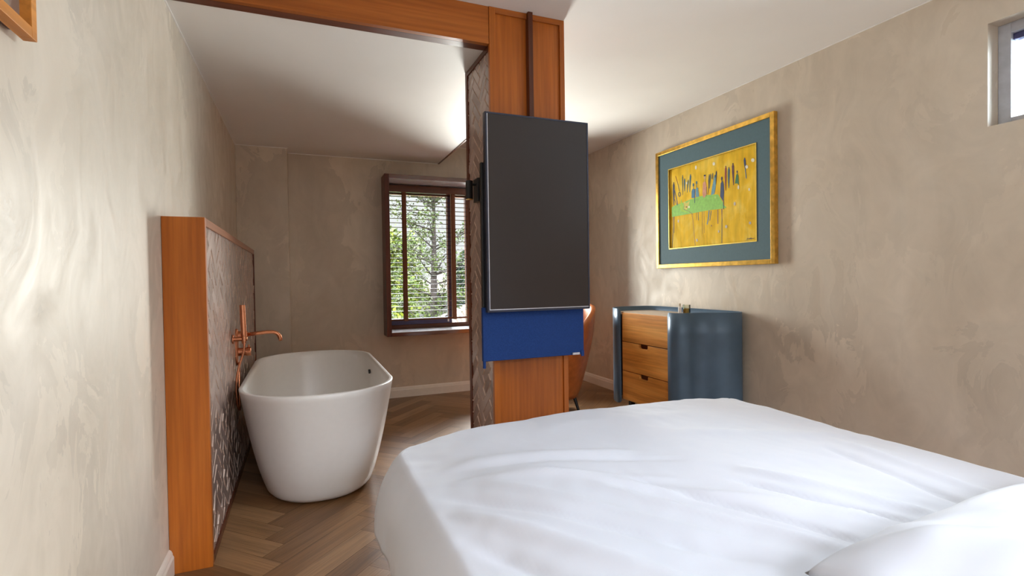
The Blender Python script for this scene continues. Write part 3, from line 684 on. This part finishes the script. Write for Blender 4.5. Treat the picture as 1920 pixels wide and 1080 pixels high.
def smooth_path(pts, n=6):
    P = [Vector(p) for p in pts]; out = []
    for i in range(len(P)-1):
        p0, p1, p2, p3 = P[max(i-1, 0)], P[i], P[i+1], P[min(i+2, len(P)-1)]
        for k in range(n):
            t_ = k/n; out.append(.5*((2*p1)+(-p0+p2)*t_+(2*p0-5*p1+4*p2-p3)*t_*t_+(-p0+3*p1-3*p2+p3)*t_**3))
    out.append(P[-1]); return out
b = MB(); b.tube(smooth_path(ho), .0065, 10); b.build('hose', M_COPPER, fx, smooth=True)

# ------------------------------------------------------------------ dresser wrapped in slate blue sheet
dr = thing('curved_dresser', 'oak drawer chest wrapped in a curved slate blue shell against the right wall', 'dresser', (2.8, 3.45, 0))
DX = 2.55
DZ0, DZ1, SZ = .155, .905, .935
# plan outline: starts at the near edge of the drawers, bulges round the near end, along the wall, round the far end
def cat(pts, n=8): return [(v.x, v.y) for v in smooth_path([(a, c, 0) for a, c in pts], n)]
outl = cat([(2.545, 3.150), (2.535, 3.10), (2.556, 3.045), (2.615, 3.015), (2.68, 3.015), (2.75, 2.985), (2.82, 2.925), (2.90, 2.885), (2.985, 2.88), (3.035, 2.93), (3.045, 3.02), (3.045, 3.3), (3.045, 3.6), (3.045, 3.86), (3.02, 3.97), (2.94, 4.03), (2.80, 4.045), (2.68, 4.02), (2.60, 3.965), (2.555, 3.89), (2.535, 3.82), (2.545, 3.775)])
def cup(i, n):   # lower corners of the two free edges are rounded
    return 0
b = MB(); N = len(outl); r0 = []; r1 = []
for i, (x, y) in enumerate(outl):
    e = min(i, N-1-i)
    dz = .03*(1-min(1, e/5))**2
    r0.append((x, y, .115+dz*.7)); r1.append((x, y, SZ-dz))
mid = [[(x, y, .115+(SZ-.115)*k) for (x, y) in outl] for k in (.2, .4, .6, .8)]
b.loft([r0]+mid+[r1], False); b.build('shell', M_SHELL, dr, smooth=True, solid=.010)
b = MB(); b.box(DX+.022, 2.99, 3.16, 3.765, DZ0, .885); b.build('carcass', M_BATTEN, dr, .002)  # dark body colour paints the shade in the gaps between drawers
top_r = [(x+(2.80-x)*.03, y+(3.46-y)*.03) for x, y in outl]
b = MB(); b.loft([[(x, y, .886) for x, y in top_r], [(x, y, .896) for x, y in top_r]], True, True, True); lab(b.build('top_tray', [M_TRAY], dr), 'pale sand top surface')
hgt = (DZ1-DZ0)/3
def drawer_front(i):
    z0, z1 = DZ1-hgt*(i+1)+.003, DZ1-hgt*i-.003
    y0, y1 = 3.162, 3.758; cy = 3.465; sw, sd, rr = .058, .034, .014
    P = [(y0, z0), (y1, z0), (y1, z1)]
    if i > 0:
        P += [(cy+sw, z1), (cy+sw, z1-sd+rr), (cy+sw-rr*.3, z1-sd+rr*.3), (cy+sw-rr, z1-sd), (cy-sw+rr, z1-sd), (cy-sw+rr*.3, z1-sd+rr*.3), (cy-sw, z1-sd+rr), (cy-sw, z1)]
    P += [(y0, z1)]
    b = MB(); b.loft([[(DX, y, z) for y, z in P], [(DX+.022, y, z) for y, z in P]], True, True, True)
    return b.build('drawer', M_TEAK, dr, .0015)
for i in range(3):
    d_ = drawer_front(i)
    if i > 0:
        zz = DZ1-hgt*i
        MB().box(DX+.0205, DX+.0218, 3.40, 3.53, zz-.038, zz-.002).build('slot_shade', M_DARK, d_)  # dark plate paints the shade inside the handle cut-out
MB().box(DX+.004, DX+.022, 3.148, 3.160, DZ0, DZ1).build('side_stile', M_TEAK, dr, .001)
MB().box(DX+.004, DX+.022, 3.762, 3.772, DZ0, DZ1).build('side_stile', M_RED, dr, .001)
for (x, y) in ((2.60, 3.20), (2.60, 3.70), (2.95, 3.20), (2.95, 3.70)):
    b = MB(); b.box(x-.02, x+.02, y-.02, y+.02, 0, .156); b.build('leg', M_BLACK, dr, .003)

# small bottles on the dresser
def revolve(b, cx_, cy_, prof_, n=24, mi=0):
    b.loft([[(cx_+r*math.cos(2*PI*k/n), cy_+r*math.sin(2*PI*k/n), z) for k in range(n)] for r, z in prof_], True, True, True, mi)
bt = thing('pump_bottle', 'tiny white bottle beside the amber candle on the dresser', 'bottle', (2.70, 3.20, .896))
b = MB(); revolve(b, 2.70, 3.20, [(.011, .897), (.013, .90), (.013, .965), (.008, .972)]); b.build('body', M_WHITEM, bt, smooth=False)
b = MB(); revolve(b, 2.70, 3.20, [(.0065, .972), (.0065, .992), (.004, .995)]); b.build('cap', M_SLATC, bt)
cn = thing('jar_candle', 'small amber candle in clear glass on the dresser top', 'candle', (2.75, 3.18, .896))
b = MB(); b.loft([[(2.752+r*math.cos(2*PI*k/24), 3.185+r*math.sin(2*PI*k/24), z) for k in range(24)] for r, z in ((.026, .897), (.028, .90), (.028, .985), (.0262, .985), (.0262, .90))], True, True, True); b.build('jar', M_JAR, cn)
b = MB(); revolve(b, 2.752, 3.185, [(.0255, .901), (.0255, .957)]); b.build('wax', M_AMBER, cn)

# ------------------------------------------------------------------ leather tub chair
ch = thing('lounge_chair', 'cognac leather tub chair on black legs between the column and the dresser', 'chair', (2.10, 4.2, 0))
def chair_shell(off, zb, mat, name, cut=0):
    n = 60; cxx, cyy = 2.06, 4.22
    rings = []
    for j in range(15):
        t_ = j/14; ring = []
        for k in range(n):
            th = 2*PI*k/n             # th = 0 points to +x: the back
            back = .5+.5*math.cos(th); back = back**1.1
            zt = .47+.485*back+(.0 if not cut else -.012)
            z = zb+(zt-zb)*t_
            tt = (z-.13)/.82
            r = .25+.20*(max(0, tt)**.80)-.10*max(0, tt-.6)**1.3+off
            sq = 1.0
            ring.append((cxx+r*math.cos(th)*(1.0+.06*back), cyy+r*math.sin(th)*.95*sq, z))
        rings.append(ring)
    return rings
ro = chair_shell(0, .14, None, ''); ri = chair_shell(-.045, .30, None, '', 1)
b = MB(); b.loft([[(2.06+(x-2.06)*.3, 4.22+(y-4.22)*.3, .135) for x, y, z in ro[0]]]+ro, True, True, False); b.build('outer_shell', M_LEATH, ch, smooth=True, solid=.008)
b = MB(); top_ring = [( (a[0]*.5+c[0]*.5), (a[1]*.5+c[1]*.5), a[2]+.012) for a, c in zip(ro[-1], ri[-1])]
b.loft([[(x, y, z) for x, y, z in ro[-1]], top_ring]+ri[::-1], True, False, True); b.build('lining', M_LEATH, ch, smooth=True)
b = MB(); b.loft([[(2.03+r*math.cos(2*PI*k/40), 4.22+r*.95*math.sin(2*PI*k/40), z) for k in range(40)] for r, z in ((.20, .31), (.265, .33), (.285, .38), (.275, .43), (.23, .45), (.1, .455))], True, True, True); b.build('seat_cushion', M_LEATH, ch, smooth=True)
for sx_, sy_ in ((1, 1), (1, -1), (-1, 1), (-1, -1)):
    b = MB(); b.tube([(2.06+.17*sx_, 4.22+.17*sy_, .15), (2.06+.205*sx_, 4.22+.205*sy_, 0.0)], [.016, .011], 12); b.build('leg', M_BLACK, ch)

# ------------------------------------------------------------------ framed painting on the right wall
M_ART = {}
ARTC = dict(navy=(.02,.045,.13), teal=(.03,.12,.15), blue=(.04,.19,.35), green=(.05,.2,.06), red=(.26,.04,.015), dark=(.025,.03,.05), pink=(.62,.28,.16), white=(.82,.78,.60),
            brown=(.30,.15,.04), lime=(.25,.56,.07), limedark=(.36,.60,.03), lime2=(.42,.66,.14), gold2=(.62,.56,.08), olive=(.10,.13,.06), ltblue=(.12,.30,.38), skin=(.62,.40,.22),
            maroon=(.10,.03,.035), dgreen=(.03,.16,.05), palegrey=(.55,.48,.38))
for k_, c_ in ARTC.items(): M_ART[k_] = plain('paint_'+k_, c_, .6, var=.12, scale=40)
def canvas_mat():
    g = G('gold_canvas'); v = g.coords((1, 4, 3)); n1 = g.n('TexNoise', Scale=1.6, Detail=5.0, Distortion=.8); g.l(v, n1.inputs['Vector'])
    v2 = g.coords((1, 26, 4)); n2 = g.n('TexNoise', Scale=1.0, Detail=3.0); g.l(v2, n2.inputs['Vector'])
    c = g.ramp(n1.outputs['Fac'], [(.3, (.70, .42, .015)), (.52, (.84, .54, .03)), (.72, (.90, .66, .12))])
    d = g.ramp(n2.outputs['Fac'], [(.35, (.88, .88, .82)), (.6, (1.06, 1.05, 1.0))])
    return g.set(g.mix(1.0, c, d, 'MULTIPLY'), .75, .0, .2)
M_CANVAS = canvas_mat()
FX = 3.030; py0, py1, pz0, pz1 = 2.617, 3.900, 1.282, 2.335
pf = thing('framed_painting', 'large gilt-framed painting of tiny figures on gold, hanging over the dresser', 'painting', (XR, 3.26, 1.28))
b = MB()
def frame_bar(b, y0, y1, z0, z1): b.box(FX-.004, XR-.001, y0, y1, z0, z1)
fw = .034
frame_bar(b, py0, py0+fw, pz0, pz1); frame_bar(b, py1-fw, py1, pz0, pz1); frame_bar(b, py0+fw, py1-fw, pz0, pz0+fw); frame_bar(b, py0+fw, py1-fw, pz1-fw, pz1)
b.build('frame', M_GOLD, pf, .003)
ay0, ay1, az0, az1 = 2.782, 3.728, 1.455, 2.150
b = MB()
for (p, q, r, s_) in ((py0+fw, ay0, pz0+fw, pz1-fw), (ay1, py1-fw, pz0+fw, pz1-fw), (ay0, ay1, pz0+fw, az0), (ay0, ay1, az1, pz1-fw)): b.box(FX+.008, FX+.012, p, q, r, s_)
b.build('mount_board', M_MAT, pf)
b = MB(); e = .007
for (p, q, r, s_) in ((ay0-e, ay0, az0-e, az1+e), (ay1, ay1+e, az0-e, az1+e), (ay0, ay1, az0-e, az0), (ay0, ay1, az1, az1+e)): b.box(FX+.004, FX+.013, p, q, r, s_)
b.build('fillet', M_GOLD2, pf)
MB().box(FX+.018, FX+.022, ay0-.01, ay1+.01, az0-.01, az1+.01).build('canvas', M_CANVAS, pf)
names = list(ARTC); fg = MB()
for i, (c_, pts) in enumerate(ART):
    x = FX+.0176-.00004*i*.3
    vs = [(x, ay1+(ay0-ay1)*u, az0+(az1-az0)*v) for u, v in pts]
    fg.add(vs, [tuple(range(len(vs)))], names.index(c_))
fo = fg.build('painted_figures', [M_ART[n_] for n_ in names], pf, fix=False)

# framed picture high on the left wall (only its corner shows)
lp = thing('wall_picture', 'orange wooden picture frame high on the pale left wall', 'picture', (XL, 1.1, 1.7))
LZ, LY, LX = 1.700, 1.352, -.493
b = MB()
for (p, q, r, s_) in ((LY-.022, LY, LZ, 2.30), (.60, .622, LZ, 2.30), (.622, LY-.022, LZ, LZ+.022), (.622, LY-.022, 2.278, 2.30)): b.box(XL+.014, LX, p, q, r, s_)
b.build('frame', M_PINE, lp, .001)
MB().box(XL+.002, XL+.0135, .63, LY-.03, LZ+.008, 2.29).build('backing', M_BATTEN, lp)
def pic_mat():
    g = G('faded_print'); v = g.coords((5, 5, 5)); n1 = g.n('TexNoise', Scale=1.3, Detail=4.0, Distortion=.8); g.l(v, n1.inputs['Vector'])
    c = g.ramp(n1.outputs['Fac'], [(.35, (.16, .10, .085)), (.55, (.24, .17, .14)), (.70, (.55, .50, .16))])
    return g.set(c, .25, 0, .5)
MB().box(XL+.014, XL+.018, .622, LY-.022, LZ+.022, 2.278).build('print', pic_mat(), lp)

# ------------------------------------------------------------------ bed
bed = thing('bed', 'dark low bed frame with white mattress under the big white duvet', 'bed', (1.15, .9, 0))
MB().box(.32, 1.91, -.12, 1.89, .09, .148).build('bed_frame', M_CURB, bed, .006)
b = MB(); b.box(.315, 1.92, -.13, 1.90, .15, .48); lab(b.build('mattress', M_SHEET2, bed, .03), 'pinkish white mattress side')
for x in (.45, 1.15, 1.85):
    for y in (.0, 1.0, 1.78): MB().box(x-.03, x+.03, y-.03, y+.03, 0, .09).build('leg', M_CURB, bed, .003)

def sm(a, b, x):
    t_ = min(1, max(0, (x-a)/(b-a))); return t_*t_*(3-2*t_)
def ridge(x, y, p, q, w, h, taper=.25):
    """a soft fold along the segment p-q"""
    dx, dy = q[0]-p[0], q[1]-p[1]; L2 = dx*dx+dy*dy; t_ = ((x-p[0])*dx+(y-p[1])*dy)/L2
    L = math.sqrt(L2); d = ((x-p[0])*dy-(y-p[1])*dx)/L
    e = sm(-taper, .12, t_)*(1-sm(.88, 1+taper, t_))
    return h*e*math.exp(-(d/w)**2)
FOLDS = [((.42,1.36),(.80,.82),.022,-.009), ((.50,1.40),(.86,.84),.020,.007), ((.60,1.42),(1.22,.80),.026,.009), ((1.12,1.05),(1.27,.74),.016,-.013), ((1.20,1.10),(1.36,.76),.024,.011),
         ((1.60,1.15),(1.52,.76),.02,-.010), ((1.72,1.2),(1.64,.74),.03,.010), ((.75,1.20),(1.02,.72),.022,.009), ((.86,1.22),(1.08,.74),.016,-.009), ((.40,1.25),(.70,.70),.03,.012),
         ((.45,1.62),(.95,1.42),.03,.006), ((.50,1.55),(1.05,1.30),.022,-.005), ((.46,1.48),(.9,1.2),.02,.006), ((.9,1.8),(1.5,1.7),.06,.004), ((1.3,1.5),(1.8,1.3),.05,.005), ((.38,1.1),(.6,.6),.025,-.010)]
def top_z(x, y):
    z = .595+.040*math.sin(PI*min(1, max(0, (x-.28)/1.75)))**.7
    z -= .026*(1-sm(.32, .62, x))
    z += .010*noise.noise(Vector((x*2.1, y*2.1, 3)))+.004*noise.noise(Vector((x*7+y*3, y*5-x*2, 1)))
    z += .0022*noise.noise(Vector((x*22+y*9, y*14-x*6, 5)))
    for p, q, w, h in FOLDS: z += ridge(x, y, p, q, w*.85, h*1.3)
    return z
def build_duvet():
    XA, XB, YF, YH = .316, 1.925, 1.93, -.2
    R0 = .06; OV = .27
    du = .0115; nu = int((XB-XA+2*OV)/du); nv = int((YF-YH+OV)/du)
    V = []; Fs = []
    r = 0
    tab = [(0.0, 0.0)]; dd = 0.0   # cloth length -> drop; the side bellies out and then falls straight
    while dd < .6:
        dd += .002; sl = .10/.09*math.exp(-dd/.09); tab.append((tab[-1][0]+.002*math.sqrt(1+sl*sl), dd))
    def hang(e):
        for (e0, d0), (e1, d1) in zip(tab, tab[1:]):
            if e <= e1: break
        d = d0+(d1-d0)*(e-e0)/(e1-e0)
        return .10*(1-math.exp(-d/.09)), d
    for j in range(nv+1):
        v = YH+(YF-YH+OV)*j/nv
        for i in range(nu+1):
            u = XA-OV+(XB-XA+2*OV)*i/nu
            ix0, ix1, iy1 = XA+r+R0, XB-r-R0, YF-r-R0
            cx_ = min(max(u, ix0), ix1); cy_ = min(v, iy1)
            ex, ey = u-cx_, v-cy_; e = math.hypot(ex, ey)
            if e < 1e-9: V.append((u, v, top_z(u, v))); continue
            nx, ny = ex/e, ey/e
            if abs(nx) > 1e-6 and abs(ny) > 1e-6: # corner: shorten so that the corner tip does not hang to the floor
                e2 = e*(1-.30*min(abs(nx), abs(ny))/.707)
            else: e2 = e
            hz, dp = hang(max(0, e2-R0)); adv = min(e2, R0)+hz*(1 if nx < -.3 else .62)
            px, py = cx_+nx*adv, cy_+ny*adv
            z = top_z(min(max(px, ix0-.1), ix1+.1), min(py, iy1+.1))-dp
            # vertical folds in the hanging part
            s_ = (py if abs(nx) > abs(ny) else px)
            k = sm(.06, .34, dp)
            w = .012*noise.noise(Vector((s_*4.6, .5, 2)))+.007*noise.noise(Vector((s_*11, dp*2, 8)))+.003*noise.noise(Vector((s_*26, dp*5, 4)))
            px += nx*w*1.5*k; py += ny*w*2.2*k
            if nx < 0 and ny > .2: px -= .03*k*abs(ny); 
            z += .012*noise.noise(Vector((s_*6, 0, 1)))*k
            V.append((px, py, max(.14, z)))
    n = nu+1
    for j in range(nv):
        for i in range(nu): Fs.append((j*n+i, j*n+i+1, (j+1)*n+i+1, (j+1)*n+i))
    b = MB(); b.add(V, Fs); o = b.build('duvet', M_SHEET, None, smooth=True)
    md = o.modifiers.new('solid', 'SOLIDIFY'); md.thickness = .010; md.offset = -1
    tag(o, 'large white duvet spread over the bed with its corner hanging to the floor side', 'duvet')
build_duvet()

def build_pillow(cx_, cy_, cz_, lx, ly, h, rot, seed, label, tilt=0):
    n = 70; V = []; Fs = []
    for side in (1, -1):
        for j in range(n+1):
            for i in range(n+1):
                a, c = -1+2*i/n, -1+2*j/n
                e = max(0, (1-abs(a)**2.6))**.5*max(0, (1-abs(c)**2.6))**.5
                pin = 1-.07*(a*a*c*c)
                x, y = a*lx/2*(1-.05*(1-abs(c)**2))*1.0*pin, c*ly/2*(1-.05*(1-a*a))*pin
                z = (h/2*e**.8 if side > 0 else -.006*e)
                if side > 0:
                    q = noise.noise(Vector((a*1.5+seed, c*2.2, 0))); z += .03*q*e+.010*noise.noise(Vector((a*4+c*3, c*5-a, seed)))*e
                    ang = a*2.4+c*1.5
                    z += 1.7*e*(.012*math.exp(-((ang*.4-.3+.25*c*c)/.11)**2)-.012*math.exp(-((ang*.4-.06+.3*a*c)/.10)**2)+.010*math.exp(-((ang*.4+.35-.2*c)/.12)**2)-.009*math.exp(-((ang*.4+.62)/.1)**2))
                V.append((x, y, z))
    m = (n+1)*(n+1)
    for s_ in (0, 1):
        for j in range(n):
            for i in range(n):
                q = [s_*m+j*(n+1)+i, s_*m+j*(n+1)+i+1, s_*m+(j+1)*(n+1)+i+1, s_*m+(j+1)*(n+1)+i]
                Fs.append(tuple(q if s_ == 0 else q[::-1]))
    cr, sr = math.cos(rot), math.sin(rot)
    V = [(cx_+cr*x-sr*y, cy_+sr*x+cr*y, cz_+z+tilt*y) for x, y, z in V]
    b = MB(); b.add(V, Fs); o = b.build('pillow', M_SHEET, None, smooth=True, fix=False)
    bm = bmesh.new(); bm.from_mesh(o.data); bmesh.ops.remove_doubles(bm, verts=bm.verts, dist=.0005); bmesh.ops.recalc_face_normals(bm, faces=bm.faces); bm.to_mesh(o.data); bm.free()
    tag(o, label, 'pillow'); return o
build_pillow(1.33, .365, .664, 1.06, .66, .17, .03, 1.3, 'creased white pillow lying on the duvet at the near end of the bed')

# ------------------------------------------------------------------ garden outside the far window
M_BARK = plain('pale_bark', (.022, .015, .011), .9, var=.3, scale=14, bump=.4)
M_LEAF = [plain('leaf_'+n_, c_, .6, 0, .3, var=.35, scale=1.6) for n_, c_ in (('yellow_green', (.095, .110, .004)), ('mid_green', (.045, .070, .005)), ('deep_green', (.008, .02, .009)), ('grey_green', (.050, .066, .014)))]
M_TERRA = None
def roof_mat():
    g = G('clay_roof_tiles'); v = g.coords((1, 1, 1)); w = g.n('TexWave', Scale=1.6); w.wave_type = 'BANDS'; w.bands_direction = 'X'; g.l(v, w.inputs['Vector'])
    n1 = g.n('TexNoise', Scale=3.0, Detail=4.0); g.l(v, n1.inputs['Vector'])
    c = g.ramp(w.outputs['Fac'], [(.1, (.03, .018, .010)), (.5, (.065, .040, .022)), (.9, (.09, .062, .038))])
    d = g.ramp(n1.outputs['Fac'], [(.3, (.75,)*3), (.7, (1.2,)*3)])
    g.bump(w.outputs['Fac'], .6, .05)
    return g.set(g.mix(1.0, c, d, 'MULTIPLY'), .8)
M_TERRA = roof_mat()
M_STUCCO = plain('cream_stucco', (.05, .045, .036), .8, var=.08, scale=2)
M_LAWN = plain('lawn', (.02, .035, .008), .9, var=.4, scale=1.2)
GZ = -3.0
struct(MB().box(-3, 9, YB+.40, 9.2, -.75, -.6).build('floor_bounce_slab', plain('pale_bounce_slab', (.55, .52, .47), .8, var=.05, scale=3)))  # unseen pale slab, added to bounce skylight up through the far window
gnd = MB().box(-60, 90, YB+.6, 150, GZ-.3, GZ).build('ground', M_LAWN); struct(gnd)

def leaf(b, p, s_, mi=0, d=None):
    a = Vector((random.gauss(0, 1), random.gauss(0, 1), random.gauss(0, .7))).normalized() if d is None else d
    c = a.cross(Vector((random.gauss(0, 1), random.gauss(0, 1), random.gauss(0, 1)))).normalized()
    p = Vector(p); q = s_*a; w = c*s_*.28
    b.add([p, p+q*.5+w, p+q, p+q*.5-w], [(0, 1, 2, 3)], mi)
def bushy(name, label, cat, cx_, cy_, cz_, rx, ry, rz, n, s_, mats, trunk=True, group=None):
    t_ = thing(name, label, cat, (cx_, cy_, GZ), group)
    b = MB(); lobes = [(Vector((random.uniform(-.6, .6)*rx, random.uniform(-.6, .6)*ry, random.uniform(-.5, .6)*rz)), random.uniform(.35, .6)) for _ in range(12)]
    for _ in range(n):
        l, sc_ = random.choice(lobes); d = Vector((random.gauss(0, 1), random.gauss(0, 1), random.gauss(0, 1))).normalized()*random.uniform(.55, 1)**.5
        p = (cx_+l.x+d.x*rx*sc_, cy_+l.y+d.y*ry*sc_, max(GZ+.1, cz_+l.z+d.z*rz*sc_)); leaf(b, p, s_*random.uniform(.6, 1.3), random.randrange(len(mats)))
    b.build('foliage', mats, t_, fix=False)
    if trunk:
        k = MB(); k.tube([(cx_, cy_, GZ), (cx_+.05, cy_, (cz_+GZ)/2), (cx_, cy_, cz_)], [.10, .07, .03], 10); k.build('trunk', M_BARK, t_, smooth=True)
    return t_
bushy('leafy_tree', 'round bright green tree at the left of the view through the far window', 'tree', 3.25, 18.2, .85, 1.2, 1.2, 2.3, 5200, .17, [M_LEAF[0], M_LEAF[1]])
bushy('flowering_shrub', 'yellow-green shrub low behind the left side of the blind', 'shrub', 1.75, 10.2, -.75, .75, .7, 1.35, 3600, .11, [M_LEAF[0], M_LEAF[3]])
bushy('garden_shrub', 'bushy green shrub below the bare trunk outside the far window', 'shrub', 3.15, 10.8, -1.55, .62, .6, .95, 2400, .10, [M_LEAF[0], M_LEAF[1]])
bushy('hedge_shrub', 'green shrub next to the right edge of the view through the far window', 'shrub', 4.25, 11.6, -.55, .5, .6, 1.1, 3200, .11, [M_LEAF[0], M_LEAF[1]])
bushy('dark_cedar', 'dark green cedar far off beside the tiled roof', 'tree', 7.6, 24.6, 1.2, .8, .8, 1.8, 2600, .24, [M_LEAF[2]])

def open_tree():
    t_ = thing('sparse_pine', 'tall sparse tree with thin bare branches in front of the tiled roofs', 'tree', (3.35, 14, GZ))
    tr = MB(); tx = lambda z: 3.30+.12*(z+3)/7
    tr.tube([(tx(z), 14, z) for z in (-3, -1.5, 0, 1.2, 2.2, 3.2, 4.4)], [.135, .12, .105, .09, .065, .04, .015], 12); tr.build('trunk', M_BARK, t_, smooth=True)
    fo_ = MB(); br = MB()
    for k in range(36):
        z = random.uniform(-.2, 4.1); ang = random.uniform(0, 2*PI); ln = random.uniform(.9, 1.9)*(1-.12*max(0, z-1.5))
        rise = random.uniform(.15, .62); p = Vector((tx(z), 14, z)); pts = [p]; d = Vector((math.cos(ang), math.sin(ang)*.8, rise))
        for s_ in range(5):
            d = d+Vector((random.uniform(-.12, .12), random.uniform(-.12, .12), random.uniform(-.02, .10))); pts.append(pts[-1]+d.normalized()*ln/5)
        br.tube(pts, [.028, .022, .017, .012, .008, .004], 5)
        for j in range(1, 6):
            for _ in range(3):
                tw = pts[j]+Vector((random.uniform(-.2, .2), random.uniform(-.2, .2), random.uniform(-.02, .22)))*1.0
                br.tube([pts[j], tw], [.006, .003], 4)
                for _ in range(11): leaf(fo_, tw+Vector((random.gauss(0, .055), random.gauss(0, .055), random.gauss(0, .055))), random.uniform(.05, .10), random.randrange(2))
    br.build('branches', M_BARK, t_, smooth=True)
    fo_.build('foliage', [M_LEAF[3], M_LEAF[1]], t_, fix=False)
open_tree()

def house(name, label, x0, x1, y0, y1, ze, zr, ang=0):
    t_ = thing(name, label, 'house', ((x0+x1)/2, (y0+y1)/2, GZ))
    MB().box(x0, x1, y0, y1, GZ, ze).build('wall', M_STUCCO, t_)
    ov = .35; ym = (y0+y1)/2; hx = min((x1-x0)/2, (y1-y0)/2)
    A = [(x0-ov, y0-ov, ze), (x1+ov, y0-ov, ze), (x1+ov, y1+ov, ze), (x0-ov, y1+ov, ze), (x0+hx, ym, zr), (x1-hx, ym, zr)]
    b = MB(); b.add(A, [(0, 1, 5, 4), (1, 2, 5), (2, 3, 4, 5), (3, 0, 4), (3, 2, 1, 0)]); b.build('roof', M_TERRA, t_, fix=True)
    for wx in (x0+(x1-x0)*.3, x0+(x1-x0)*.7):
        MB().box(wx-.35, wx+.35, y0-.02, y0+.02, ze-1.3, ze-.4).build('window', M_NAVYF, t_)
house('distant_house', 'cream house with a hipped clay roof behind the sparse tree', 5.9, 13.5, 27, 34, .55, 2.15)
house('near_villa', 'lower clay-roofed villa between the shrubs and the hipped house', 4.6, 9.2, 18.5, 22.5, -1.0, .35)
house('far_villa', 'far cream villa with a clay roof beside the dark cedar', 13.5, 22, 36, 43, 1.15, 2.5)
